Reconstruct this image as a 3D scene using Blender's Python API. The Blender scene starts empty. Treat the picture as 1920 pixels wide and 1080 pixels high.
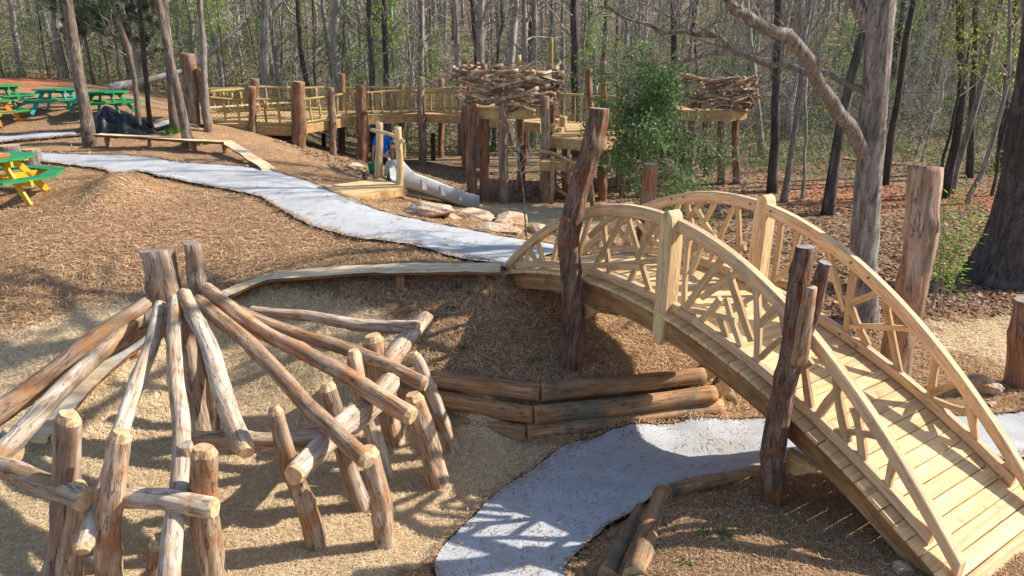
import bpy, math, random
import numpy as np
from mathutils import Vector, Matrix, Quaternion

# ---------------------------------------------------------------- camera, sky, sun, exposure
S = bpy.context.scene
ZC = 4.25                      # camera height above the straw pit
TH = math.radians(19.0)
FPX = 1280.0                   # focal length in pixels of the 1920 wide photograph
cam_d = bpy.data.cameras.new('camera'); cam = bpy.data.objects.new('camera', cam_d)
S.collection.objects.link(cam)
cam.location = (0, 0, ZC); cam.rotation_euler = (math.pi/2 - TH, 0, 0)
cam_d.sensor_width = 36.0; cam_d.lens = 36.0*FPX/1920.0
cam_d.clip_start = 0.1; cam_d.clip_end = 800
S.camera = cam
SUN_EL = math.radians(36); SUN_AZ = math.radians(80)   # azimuth clockwise from +Y (the view direction)
W = bpy.data.worlds.new('World'); S.world = W; W.use_nodes = True
wn = W.node_tree.nodes; sky = wn.new('ShaderNodeTexSky'); sky.sky_type = 'NISHITA'; sky.sun_disc = False
sky.sun_elevation = SUN_EL; sky.sun_rotation = SUN_AZ; sky.altitude = 200
wn['Background'].inputs[1].default_value = 0.135
W.node_tree.links.new(sky.outputs[0], wn['Background'].inputs[0])
sl = bpy.data.lights.new('sun', 'SUN'); sl.energy = 5.0; sl.angle = math.radians(0.55); sl.color = (1, .94, .84)
sun = bpy.data.objects.new('sun', sl); S.collection.objects.link(sun)
to_sun = Vector((math.sin(SUN_AZ)*math.cos(SUN_EL), math.cos(SUN_AZ)*math.cos(SUN_EL), math.sin(SUN_EL)))
sun.rotation_euler = to_sun.to_track_quat('Z', 'Y').to_euler(); sun.location = to_sun*40
S.view_settings.view_transform = 'Standard'; S.view_settings.look = 'None'
S.view_settings.exposure = 0.66; S.view_settings.gamma = 1.0
S.cycles.max_bounces = 6; S.cycles.diffuse_bounces = 3; S.cycles.use_denoising = True

# ---------------------------------------------------------------- helpers
C = S.collection
CT, ST = math.cos(TH), math.sin(TH)
WM = {}
def ray(u, v):
    a = (u-960)/FPX; b = (540-v)/FPX
    return Vector((a, CT+b*ST, -ST+b*CT))
def Zp(u, v, z):
    r = ray(u, v); t = (z-ZC)/r.z; return Vector((r.x*t, r.y*t, z))
def Yp(u, v, Y):
    r = ray(u, v); t = Y/r.y; return Vector((r.x*t, Y, ZC+r.z*t))
def pxm(p):                    # metres per photo pixel at a point
    return (p[1]*CT-(p[2]-ZC)*ST)/FPX
def tag(o, label, cat, group=None):
    o['label'] = label; o['category'] = cat
    if group: o['group'] = group
    return o
def link(o, parent=None, mat=None):
    C.objects.link(o)
    m = mat.copy() if mat is not None else Matrix.Identity(4)
    if parent is not None:
        o.parent = parent; o.matrix_parent_inverse = WM[parent.name].inverted()
    o.matrix_basis = m; WM[o.name] = m
    return o
def thing(name, label, cat, loc, group=None):
    o = bpy.data.objects.new(name, None); o.empty_display_size = .1
    link(o, None, Matrix.Translation(Vector(loc)))
    return tag(o, label, cat, group)
def mk_mesh(name, V, F, mats, fm=None, smooth=False):
    me = bpy.data.meshes.new(name); me.from_pydata([tuple(v) for v in V], [], F)
    for m in (mats if isinstance(mats, (list, tuple)) else [mats]): me.materials.append(M[m])
    if fm is not None: me.polygons.foreach_set('material_index', fm)
    if smooth is True: me.polygons.foreach_set('use_smooth', [True]*len(F))
    elif isinstance(smooth, list): me.polygons.foreach_set('use_smooth', smooth)
    me.update(); return me
def ob(name, V, F, mats, parent=None, mat=None, fm=None, smooth=False):
    return link(bpy.data.objects.new(name, mk_mesh(name, V, F, mats, fm, smooth)), parent, mat)
def inst(name, me, parent=None, mat=None):
    return link(bpy.data.objects.new(name, me), parent, mat)
def quads(name, P, mat, parent=None, attr=None, kind='stuff'):
    """P: (n,4,3) array of quads -> one mesh; attr (n,) float stored per face corner point as 'tone'"""
    n = len(P); me = bpy.data.meshes.new(name)
    me.vertices.add(n*4); me.vertices.foreach_set('co', np.ascontiguousarray(P, dtype=np.float32).ravel())
    me.loops.add(n*4); me.loops.foreach_set('vertex_index', np.arange(n*4, dtype=np.int32))
    me.polygons.add(n); me.polygons.foreach_set('loop_start', np.arange(0, n*4, 4, dtype=np.int32))
    me.update(calc_edges=True)
    if attr is not None:
        a = me.attributes.new('tone', 'FLOAT', 'POINT'); a.data.foreach_set('value', np.repeat(attr, 4).astype(np.float32))
    me.materials.append(M[mat])
    o = link(bpy.data.objects.new(name, me), parent)
    if kind: o['kind'] = kind
    return o
def frame(p0, p1, roll=0):
    d = Vector(p1)-Vector(p0); q = d.to_track_quat('Z', 'Y')
    return Matrix.Translation(Vector(p0)) @ q.to_matrix().to_4x4() @ Matrix.Rotation(roll, 4, 'Z')
def box_vf(x0, x1, y0, y1, z0, z1, b=0):
    V = [(x, y, z) for z in (z0, z1) for y in (y0, y1) for x in (x0, x1)]
    F = [(0, 2, 3, 1), (4, 5, 7, 6), (0, 1, 5, 4), (2, 6, 7, 3), (0, 4, 6, 2), (1, 3, 7, 5)]
    return V, F
def bbox_vf(L, w, h, b=.004):
    """box of length L along x, centred, with bevelled long edges and ends"""
    V, F = [], []
    prof = [(-w/2+b, -h/2), (w/2-b, -h/2), (w/2, -h/2+b), (w/2, h/2-b), (w/2-b, h/2), (-w/2+b, h/2), (-w/2, h/2-b), (-w/2, -h/2+b)]
    for x, s in ((-L/2, .94), (-L/2+b, 1), (L/2-b, 1), (L/2, .94)):
        V += [(x, y*(1-2*b/w if s < 1 else 1), z*(1-2*b/h if s < 1 else 1)) for y, z in prof]
    for r in range(3):
        for k in range(8):
            F.append((r*8+k, r*8+(k+1) % 8, (r+1)*8+(k+1) % 8, (r+1)*8+k))
    F.append(tuple(range(7, -1, -1))); F.append(tuple(range(24, 32)))
    return V, F
def tube(V, F, pts, rad, sides=6, cap=True):
    n0 = len(V); n = len(pts); up = Vector((.13, .21, .97))
    for i in range(n):
        d = (Vector(pts[min(i+1, n-1)])-Vector(pts[max(i-1, 0)])).normalized()
        x = d.cross(up)
        if x.length < .05: x = d.cross(Vector((1, 0, 0)))
        x.normalize(); y = d.cross(x)
        for k in range(sides):
            a = 2*math.pi*k/sides
            V.append(Vector(pts[i])+(x*math.cos(a)+y*math.sin(a))*rad[i])
    for i in range(n-1):
        for k in range(sides):
            F.append((n0+i*sides+k, n0+i*sides+(k+1) % sides, n0+(i+1)*sides+(k+1) % sides, n0+(i+1)*sides+k))
    if cap:
        F.append(tuple(n0+k for k in range(sides-1, -1, -1))); F.append(tuple(n0+(n-1)*sides+k for k in range(sides)))
LOGSEED = [0]
def log_mesh(L, r0, r1, mats=('weathered', 'cut'), bend=.03, rough=.05, sides=14, cham=0.0, knots=2, crook=.012, flare=0, top_cham=None, mid=None, ridge=0, rings=0):
    LOGSEED[0] += 1; R = random.Random(LOGSEED[0]*7+3)
    n = rings or max(6, min(30, int(L/.09)))
    ph = [R.uniform(0, 6.28) for _ in range(8)]; ba = R.uniform(0, 6.28)
    kn = [(R.uniform(.12, .92)*L, R.uniform(0, 6.28), R.uniform(.14, .3)*r0) for _ in range(knots)]
    if top_cham is None: top_cham = cham
    zs = []
    if cham: zs.append((0.0, 1-.42*min(1, cham/r0)))
    zs += [(cham+(L-cham-top_cham)*i/n, 1.0) for i in range(n+1)]
    if top_cham: zs.append((L, 1-.42*min(1, top_cham/r1)))
    V, F, fm, sm = [], [], [], []
    for z, sc in zs:
        t = z/L; r = (r0+(r1-r0)*t)*sc
        if flare: r *= 1+flare*max(0, 1-t*5)**2
        ox = bend*L*math.sin(math.pi*t)*math.cos(ba)+crook*L*math.sin(7*t+ph[0])*math.sin(math.pi*t)
        oy = bend*L*math.sin(math.pi*t)*math.sin(ba)+crook*L*math.sin(6*t+ph[1])*math.sin(math.pi*t)
        if mid is not None:
            tm, mv = mid; g_ = min(t/tm, (1-t)/(1-tm)); g_ = g_*g_*(3-2*g_)*.35+g_*.65; ox += mv.x*g_; oy += mv.y*g_
        for k in range(sides):
            a = 2*math.pi*k/sides
            q = 1+rough*(math.sin(2*a+ph[2]+2*t)+.6*math.sin(3*a+ph[3]-3*t)+.55*math.sin(5*a+ph[4])+.5*math.sin(9*t*L+a+ph[5])+.3*math.sin(8*a+ph[6]))+R.uniform(-.3, .3)*rough
            if ridge: q += ridge*(abs(math.sin(a*5.5+ph[6]+.9*math.sin(z*2.3+ph[1])+.5*math.sin(z*6+a*2)))-.6+.5*math.sin(z*11+3*math.sin(a*2+ph[2])))*(1 if sc == 1 else .5)
            rr = r*q
            for kz, ka, kr in kn:
                da = (a-ka+math.pi) % (2*math.pi)-math.pi
                rr += kr*math.exp(-((z-kz)/(r0*.55))**2-(da/.45)**2)
            V.append((ox+rr*math.cos(a), oy+rr*math.sin(a), z))
    m = len(zs)
    for i in range(m-1):
        e = (cham and i == 0) or (top_cham and i == m-2)
        for k in range(sides):
            F.append((i*sides+k, i*sides+(k+1) % sides, (i+1)*sides+(k+1) % sides, (i+1)*sides+k))
            fm.append(1 if e else 0); sm.append(not e)
    F.append(tuple(range(sides-1, -1, -1))); F.append(tuple((m-1)*sides+k for k in range(sides))); fm += [1, 1]; sm += [False, False]
    return mk_mesh('log', V, F, list(mats), fm, sm)
def log(name, p0, p1, r0, r1=None, parent=None, mats=('weathered', 'cut'), **kw):
    L = (Vector(p1)-Vector(p0)).length
    LOGSEED[0] += 1
    fr_ = frame(p0, p1, LOGSEED[0]*1.7)
    if kw.get('mid') is not None:
        tm, pw = kw['mid']; kw['mid'] = (tm, fr_.inverted() @ Vector(pw))
    return inst(name, log_mesh(L, r0, r1 or r0*.9, mats, **kw), parent, fr_)

# ---------------------------------------------------------------- materials
M = {}
def new_mat(name, rough=.85, spec=.2):
    m = bpy.data.materials.new(name); m.use_nodes = True; M[name] = m
    nt = m.node_tree; b = nt.nodes['Principled BSDF']
    b.inputs['Roughness'].default_value = rough; b.inputs['Specular IOR Level'].default_value = spec
    return m, nt, b
def N(nt, t, **kw):
    n = nt.nodes.new(t)
    for k, v in kw.items():
        if k.startswith('i_'):
            key = k[2:]; n.inputs[int(key) if key.isdigit() else key].default_value = v
        else: setattr(n, k, v)
    return n
def ramp(nt, fac, stops):
    r = N(nt, 'ShaderNodeValToRGB'); e = r.color_ramp.elements
    while len(e) < len(stops): e.new(.5)
    for k, (p, c) in enumerate(stops): e[k].position = p; e[k].color = (*c, 1)
    nt.links.new(fac, r.inputs[0]); return r.outputs[0]
def noise(nt, vec, scale, detail=4, rough=.55, dist=0):
    n = N(nt, 'ShaderNodeTexNoise'); n.inputs['Scale'].default_value = scale; n.inputs['Detail'].default_value = detail
    n.inputs['Roughness'].default_value = rough; n.inputs['Distortion'].default_value = dist
    if vec is not None: nt.links.new(vec, n.inputs['Vector'])
    return n.outputs['Fac']
def mix(nt, fac, a, b, mode='MIX'):
    n = N(nt, 'ShaderNodeMix', data_type='RGBA', blend_type=mode)
    for s, v in ((0, fac), (6, a), (7, b)):
        if isinstance(v, (int, float)): n.inputs[s].default_value = v
        elif isinstance(v, tuple): n.inputs[s].default_value = (*v, 1)
        else: nt.links.new(v, n.inputs[s])
    return n.outputs[2]
def mapped(nt, sc, src='Object', rnd=True, attr=None):
    tc = N(nt, 'ShaderNodeTexCoord'); vec = tc.outputs[src]
    if attr: vec = N(nt, 'ShaderNodeAttribute', attribute_name=attr).outputs['Vector']
    if rnd:
        oi = N(nt, 'ShaderNodeObjectInfo'); mu = N(nt, 'ShaderNodeMath', operation='MULTIPLY', i_1=57.0)
        nt.links.new(oi.outputs['Random'], mu.inputs[0])
        va = N(nt, 'ShaderNodeVectorMath', operation='ADD'); nt.links.new(vec, va.inputs[0]); nt.links.new(mu.outputs[0], va.inputs[1]); vec = va.outputs[0]
    mp = N(nt, 'ShaderNodeMapping'); mp.inputs['Scale'].default_value = sc
    nt.links.new(vec, mp.inputs[0]); return mp.outputs[0], vec
def bump(nt, b, h, strength=.4, dist=.02):
    n = N(nt, 'ShaderNodeBump'); n.inputs['Strength'].default_value = strength; n.inputs['Distance'].default_value = dist
    nt.links.new(h, n.inputs['Height']); nt.links.new(n.outputs[0], b.inputs['Normal'])
def hue_rand(nt, col, amt=.25, val=1.0):
    oi = N(nt, 'ShaderNodeObjectInfo'); mr = N(nt, 'ShaderNodeMapRange', i_3=val-amt, i_4=val+amt)
    nt.links.new(oi.outputs['Random'], mr.inputs[0])
    h = N(nt, 'ShaderNodeHueSaturation'); nt.links.new(mr.outputs[0], h.inputs['Value']); nt.links.new(col, h.inputs['Color'])
    return h.outputs[0]
def wood(name, sc, stops, patch=None, patch_sc=2.2, patch_pos=(.5, .62), rough=.8, bmp=.4, bd=.01, amt=.18, crack=None, spec=.2, detail=6, attr=None, fine=.55):
    m, nt, b = new_mat(name, rough, spec)
    v, raw = mapped(nt, sc, attr=attr)
    g = noise(nt, v, 1, detail, .62, .3); col = ramp(nt, g, stops)
    if patch:
        p = noise(nt, raw, patch_sc, 5, .6, .4); col = mix(nt, ramp(nt, p, [(patch_pos[0], (0, 0, 0)), (patch_pos[1], (1, 1, 1))]), col, patch)
    if crack:
        v2, _ = mapped(nt, tuple(s*k for s, k in zip(sc, (.8, .8, .8))), attr=attr); w = noise(nt, v2, 1.1, 4, .55, .15)
        cm = ramp(nt, w, [(.482, (0, 0, 0)), (.497, (.75, .75, .75)), (.503, (.75, .75, .75)), (.518, (0, 0, 0))])
        col = mix(nt, cm, col, crack)
    v3, raw3 = mapped(nt, tuple(k*3.2 for k in sc), attr=attr); fn = noise(nt, v3, 1, 4, .7, .2)
    col = mix(nt, fine, col, ramp(nt, fn, [(.3, (.45, .42, .40)), (.5, (.95, .95, .95)), (.7, (1, 1, 1))]), 'MULTIPLY')
    sn = noise(nt, raw3, 6.5, 5, .7, .5); col = mix(nt, fine*.8, col, ramp(nt, sn, [(.32, (.5, .46, .43)), (.46, (1, 1, 1))]), 'MULTIPLY')
    col = hue_rand(nt, col, amt, 1.12)
    hm = N(nt, 'ShaderNodeMath', operation='ADD'); nt.links.new(g, hm.inputs[0]); nt.links.new(fn, hm.inputs[1])
    nt.links.new(col, b.inputs['Base Color']); bump(nt, b, hm.outputs[0], bmp, bd); return m
# sawn pine and cypress of the bridge (grain along local x), logs (grain along local z)
wood('deck_pine', (1.6, 26, 26), [(.3, (.47, .295, .13)), (.5, (.64, .43, .215)), (.72, (.73, .53, .30))], patch=(.36, .20, .085), patch_sc=5, patch_pos=(.62, .74), amt=.22, bmp=.14, bd=.003, rough=.7, fine=.22)
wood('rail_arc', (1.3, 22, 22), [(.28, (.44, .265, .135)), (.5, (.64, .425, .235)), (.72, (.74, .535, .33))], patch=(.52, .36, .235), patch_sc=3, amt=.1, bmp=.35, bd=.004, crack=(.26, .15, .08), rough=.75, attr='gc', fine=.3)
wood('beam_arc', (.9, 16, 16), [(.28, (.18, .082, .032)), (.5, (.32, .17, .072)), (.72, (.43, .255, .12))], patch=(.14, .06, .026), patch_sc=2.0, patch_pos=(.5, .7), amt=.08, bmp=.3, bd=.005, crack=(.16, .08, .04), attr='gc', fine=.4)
wood('rail_wood_post', (20, 20, 1.3), [(.28, (.46, .29, .14)), (.5, (.65, .46, .25)), (.72, (.74, .56, .34))], amt=.06, bmp=.35, bd=.004, crack=(.30, .18, .09), rough=.75, fine=.3)
wood('stick_wood', (14, 14, 1.6), [(.28, (.34, .20, .10)), (.5, (.54, .36, .19)), (.72, (.64, .46, .28))], amt=.2, bmp=.3, bd=.003)
wood('beam_wood', (1.1, 18, 18), [(.28, (.24, .125, .05)), (.5, (.46, .28, .12)), (.72, (.58, .39, .18))], patch=(.20, .09, .035), patch_sc=2.2, patch_pos=(.58, .75), amt=.1, bmp=.3, bd=.005)
wood('weathered', (13, 13, 1.1), [(.26, (.17, .105, .065)), (.42, (.32, .205, .13)), (.55, (.46, .325, .22)), (.74, (.58, .46, .36))], patch=(.37, .19, .09), patch_sc=3.0, patch_pos=(.47, .62), amt=.2, bmp=.7, bd=.012, crack=(.06, .038, .026), fine=.8)
wood('weathered_pale', (14, 14, 1.1), [(.26, (.20, .145, .11)), (.42, (.38, .29, .22)), (.55, (.53, .43, .34)), (.75, (.64, .56, .48))], patch=(.40, .24, .12), patch_sc=2.4, patch_pos=(.5, .66), amt=.15, bmp=.7, bd=.014, crack=(.08, .058, .046), fine=.8)
wood('cedar', (11, 11, 1.0), [(.26, (.085, .038, .022)), (.45, (.24, .11, .058)), (.6, (.36, .19, .11)), (.78, (.46, .34, .26))], patch=(.24, .175, .135), patch_sc=2.4, patch_pos=(.48, .66), amt=.22, bmp=.9, bd=.018, crack=(.055, .03, .02))
wood('cedar_grey', (10, 10, .9), [(.26, (.09, .06, .045)), (.45, (.25, .17, .12)), (.6, (.39, .295, .22)), (.78, (.54, .48, .42))], patch=(.27, .155, .10), patch_sc=2.2, patch_pos=(.5, .66), amt=.2, bmp=.9, bd=.018, crack=(.035, .022, .016))
wood('bark_post', (16, 16, 2.0), [(.28, (.055, .034, .025)), (.44, (.16, .095, .065)), (.58, (.27, .185, .14)), (.76, (.40, .33, .28))], patch=(.24, .095, .045), patch_sc=3.2, patch_pos=(.5, .62), amt=.12, bmp=1.0, bd=.03, crack=(.03, .018, .013), fine=.8)
wood('landscape_log', (12, 12, .9), [(.28, (.16, .085, .042)), (.5, (.38, .20, .095)), (.72, (.50, .31, .16))], patch=(.17, .145, .10), patch_sc=2.6, patch_pos=(.46, .62), amt=.15, bmp=.5, bd=.01, crack=(.06, .03, .016))
wood('peeled', (10, 10, 1.1), [(.28, (.36, .23, .11)), (.5, (.58, .42, .23)), (.75, (.70, .55, .34))], amt=.12, bmp=.3, bd=.006)
wood('walk_log', (12, 12, 1.0), [(.28, (.20, .14, .055)), (.5, (.40, .29, .12)), (.75, (.52, .40, .19))], amt=.18, bmp=.4, bd=.008)
wood('walk_deck', (1.0, 9, 9), [(.28, (.34, .21, .09)), (.5, (.52, .35, .16)), (.75, (.62, .45, .23))], amt=.1, bmp=.3, bd=.006)
wood('nest_stick', (14, 14, 2), [(.28, (.085, .055, .037)), (.46, (.24, .16, .11)), (.6, (.42, .31, .225)), (.8, (.70, .60, .49))], patch=(.54, .34, .16), patch_sc=1.6, patch_pos=(.55, .66), amt=.5, bmp=.5, bd=.006)
wood('bench_wood', (1.2, 14, 14), [(.28, (.40, .26, .14)), (.5, (.58, .43, .26)), (.75, (.68, .55, .38))], patch=(.55, .48, .40), patch_sc=1.6, amt=.08, bmp=.3, bd=.005)
wood('bark_edge', (1.2, 10, 10), [(.28, (.06, .03, .015)), (.5, (.19, .09, .04)), (.75, (.30, .16, .08))], amt=.1, bmp=.8, bd=.015)
def cutmat():
    m, nt, b = new_mat('cut', .85)
    tc = N(nt, 'ShaderNodeTexCoord'); mp = N(nt, 'ShaderNodeMapping'); mp.inputs['Scale'].default_value = (1, 1, .02)
    nt.links.new(tc.outputs['Object'], mp.inputs[0])
    w = N(nt, 'ShaderNodeTexWave', wave_type='RINGS', rings_direction='Z'); w.inputs['Scale'].default_value = 18; w.inputs['Distortion'].default_value = 2.5; w.inputs['Detail'].default_value = 3
    nt.links.new(mp.outputs[0], w.inputs[0])
    n = noise(nt, tc.outputs['Object'], 22, 5)
    c = mix(nt, w.outputs['Fac'], (.52, .335, .175), (.70, .50, .30)); c = mix(nt, ramp(nt, n, [(.4, (0, 0, 0)), (.7, (1, 1, 1))]), c, (.34, .22, .12))
    nt.links.new(hue_rand(nt, c, .15), b.inputs['Base Color']); bump(nt, b, n, .3, .006)
    m2 = m.copy(); m2.name = 'cut_grey'; M['cut_grey'] = m2
    for nd in m2.node_tree.nodes:
        if nd.type == 'HUE_SAT': nd.inputs['Saturation'].default_value = .55
        if nd.type == 'MAP_RANGE': nd.inputs[3].default_value = .5; nd.inputs[4].default_value = .75
cutmat()
def bark(name, sc, stops, patch, amt=.2, bmp=1.0, bd=.03, rnd=True, psc=.9, crack=None):
    wood(name, sc, stops, patch=patch, patch_sc=psc, patch_pos=(.45, .65), amt=amt, bmp=bmp, bd=bd, rough=.95, spec=.1, crack=crack)
bark('bark_oak', (12, 12, 2.2), [(.28, (.07, .06, .05)), (.45, (.21, .18, .155)), (.6, (.33, .295, .26)), (.8, (.45, .415, .375))], (.24, .195, .16), psc=1.3, bd=.035, crack=(.045, .036, .03))
bark('bark_dark', (12, 12, 1.8), [(.28, (.03, .026, .023)), (.5, (.095, .084, .076)), (.75, (.20, .18, .16))], (.065, .055, .047), crack=(.016, .013, .012))
bark('bark_pine', (11, 11, 3.2), [(.28, (.045, .032, .026)), (.45, (.14, .105, .085)), (.6, (.25, .21, .18)), (.8, (.36, .32, .29))], (.20, .14, .105), psc=2.0, crack=(.03, .02, .016))
bark('bark_grey', (8, 8, 1.5), [(.28, (.16, .142, .125)), (.5, (.33, .30, .27)), (.75, (.50, .465, .42))], (.23, .20, .175))
bark('twig', (8, 8, 3), [(.3, (.17, .145, .12)), (.7, (.36, .32, .28))], (.25, .22, .19), bmp=.2)
bark('twig_pale', (8, 8, 3), [(.3, (.30, .265, .225)), (.7, (.52, .47, .41))], (.40, .36, .31), bmp=.2)
def leaf(name, c1, c2, c3, trans=.35, rough=.5, spec=.35, amt=.15):
    m, nt, b = new_mat(name, rough, spec)
    at = N(nt, 'ShaderNodeAttribute', attribute_name='tone')
    c = ramp(nt, at.outputs['Fac'], [(0, c1), (.5, c2), (1, c3)])
    c = hue_rand(nt, c, amt)
    nt.links.new(c, b.inputs['Base Color'])
    if trans:
        tr = N(nt, 'ShaderNodeBsdfTranslucent'); nt.links.new(c, tr.inputs[0])
        mx = N(nt, 'ShaderNodeMixShader', i_0=trans); out = nt.nodes['Material Output']
        nt.links.new(b.outputs[0], mx.inputs[1]); nt.links.new(tr.outputs[0], mx.inputs[2]); nt.links.new(mx.outputs[0], out.inputs[0])
    return m
leaf('leaf_holly', (.06, .125, .04), (.125, .22, .07), (.27, .35, .13), .3, .55, .2)
leaf('leaf_spring', (.11, .22, .025), (.20, .34, .045), (.34, .46, .09), .45)
leaf('leaf_yellow', (.22, .26, .045), (.32, .36, .07), (.44, .45, .12), .45)
leaf('leaf_under', (.05, .10, .025), (.12, .20, .045), (.25, .32, .10), .4)
leaf('needle_pine', (.018, .045, .018), (.035, .075, .026), (.07, .12, .04), .2)
leaf('leaf_dead', (.16, .082, .05), (.36, .21, .125), (.54, .38, .25), .2, .8, .1)
leaf('straw_pale', (.36, .245, .13), (.64, .48, .285), (.83, .69, .48), .15, .8, .15)
leaf('straw_brown', (.14, .075, .038), (.40, .238, .125), (.70, .50, .295), .1, .85, .1)
leaf('thicket_twig', (.07, .06, .05), (.25, .22, .185), (.56, .51, .44), 0, .9, .1)
leaf('grass_green', (.03, .09, .015), (.07, .18, .03), (.16, .28, .06), .35)
def flat(name, col, rough=.6, spec=.3, nsc=14, var=.18, bmp=.08, metal=0):
    m, nt, b = new_mat(name, rough, spec)
    v, raw = mapped(nt, (1, 1, 1)); n = noise(nt, raw, nsc, 5, .6)
    c = mix(nt, n, tuple(x*(1-var) for x in col), tuple(min(1, x*(1+var)) for x in col))
    nt.links.new(c, b.inputs['Base Color']); bump(nt, b, n, bmp, .005); b.inputs['Metallic'].default_value = metal
    return m
flat('green_paint', (.02, .235, .075), .45, .4, 9, .3); flat('teal_paint', (.02, .33, .34), .45, .4, 9, .25); flat('yellow_paint', (.66, .38, .02), .45, .4, 9, .25)
flat('orange_paint', (.66, .22, .015), .45, .4, 9, .25); flat('orange_red', (.75, .12, .015), .5); flat('white_paint', (.75, .73, .70), .5)
flat('edging', (.012, .012, .013), .6, .3); flat('bolt_steel', (.22, .14, .09), .5, .4); flat('slide_grey', (.40, .41, .42), .3, .5, 3, .05, .02); flat('slide_dark', (.36, .37, .38), .4, .4, 3, .08, .02)
flat('rope', (.50, .38, .19), .9, .1, 40, .3); flat('shirt_blue', (.015, .12, .50), .85, .1, 12, .25); flat('trousers', (.02, .022, .03), .85, .1, 12, .3); flat('skin', (.48, .26, .17), .55, .35); flat('hair', (.03, .018, .012), .6, .3, 60, .5)
flat('bucket_green', (.02, .20, .13), .45, .4); flat('tarp_black', (.007, .007, .008), .38, .4, 6, .3, .1); flat('net_pale', (.52, .41, .22), .9, .1)
flat('shoe', (.03, .022, .018), .7)
def rockmat():
    m, nt, b = new_mat('rock', .9, .15); v, raw = mapped(nt, (1, 1, 1))
    n1 = noise(nt, raw, 2.2, 8, .62, .3); n2 = noise(nt, raw, 14, 6, .65)
    c = ramp(nt, n1, [(.3, (.34, .15, .075)), (.42, (.52, .34, .21)), (.54, (.64, .49, .34)), (.75, (.70, .60, .47))])
    c = mix(nt, ramp(nt, n2, [(.38, (.8, .8, .8)), (.52, (0, 0, 0))]), c, (.34, .22, .14)); 
    nt.links.new(hue_rand(nt, c, .12), b.inputs['Base Color']); bump(nt, b, n2, .8, .04)
    v, raw2 = mapped(nt, (1, 1, 1))
rockmat()
def groundmat():
    m, nt, b = new_mat('ground_cover', .95, .08)
    tc = N(nt, 'ShaderNodeTexCoord'); o = tc.outputs['Object']
    at = N(nt, 'ShaderNodeAttribute', attribute_name='zone'); sp = N(nt, 'ShaderNodeSeparateColor'); nt.links.new(at.outputs['Color'], sp.inputs[0])
    def fib(rot, sc, s):
        mp = N(nt, 'ShaderNodeMapping'); mp.inputs['Rotation'].default_value = (0, 0, rot); mp.inputs['Scale'].default_value = sc
        nt.links.new(o, mp.inputs[0]); return noise(nt, mp.outputs[0], s, 5, .65, .4)
    f1 = fib(.5, (1, 6, 1), 9); f2 = fib(-.7, (6, 1, 1), 9); f3 = fib(1.4, (1, 4, 1), 16)
    mx = N(nt, 'ShaderNodeMath', operation='MAXIMUM'); nt.links.new(f1, mx.inputs[0]); nt.links.new(f2, mx.inputs[1])
    ad = N(nt, 'ShaderNodeMath', operation='ADD'); nt.links.new(mx.outputs[0], ad.inputs[0]); nt.links.new(f3, ad.inputs[1])
    hf = N(nt, 'ShaderNodeMath', operation='MULTIPLY', i_1=.5); nt.links.new(ad.outputs[0], hf.inputs[0]); g = hf.outputs[0]
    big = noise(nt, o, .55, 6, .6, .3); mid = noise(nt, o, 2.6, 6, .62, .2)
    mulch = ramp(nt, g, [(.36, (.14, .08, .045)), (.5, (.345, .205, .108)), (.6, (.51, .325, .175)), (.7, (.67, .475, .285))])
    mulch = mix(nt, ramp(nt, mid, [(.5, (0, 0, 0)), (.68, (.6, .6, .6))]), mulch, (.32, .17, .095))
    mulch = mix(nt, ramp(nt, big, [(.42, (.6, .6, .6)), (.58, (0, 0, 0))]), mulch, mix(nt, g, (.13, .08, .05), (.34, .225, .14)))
    straw = ramp(nt, g, [(.36, (.27, .18, .095)), (.47, (.52, .38, .215)), (.56, (.69, .53, .325)), (.68, (.82, .68, .46))])
    straw = mix(nt, ramp(nt, mid, [(.5, (0, 0, 0)), (.72, (.6, .6, .6))]), straw, (.48, .335, .20))
    red = ramp(nt, mid, [(.3, (.26, .085, .04)), (.5, (.38, .145, .07)), (.7, (.46, .23, .13))])
    lit = ramp(nt, fib(.2, (1, 1.6, 1), 6), [(.32, (.10, .06, .04)), (.5, (.25, .16, .10)), (.6, (.36, .255, .17)), (.72, (.48, .375, .27))])
    lit = mix(nt, ramp(nt, big, [(.48, (0, 0, 0)), (.64, (.6, .6, .6))]), lit, (.08, .12, .04))
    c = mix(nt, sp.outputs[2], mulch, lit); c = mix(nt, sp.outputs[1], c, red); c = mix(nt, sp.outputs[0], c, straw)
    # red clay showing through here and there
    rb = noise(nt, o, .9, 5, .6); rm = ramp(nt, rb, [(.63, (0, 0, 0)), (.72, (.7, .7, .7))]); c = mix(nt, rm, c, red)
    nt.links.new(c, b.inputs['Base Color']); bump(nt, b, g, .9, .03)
groundmat()
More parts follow.
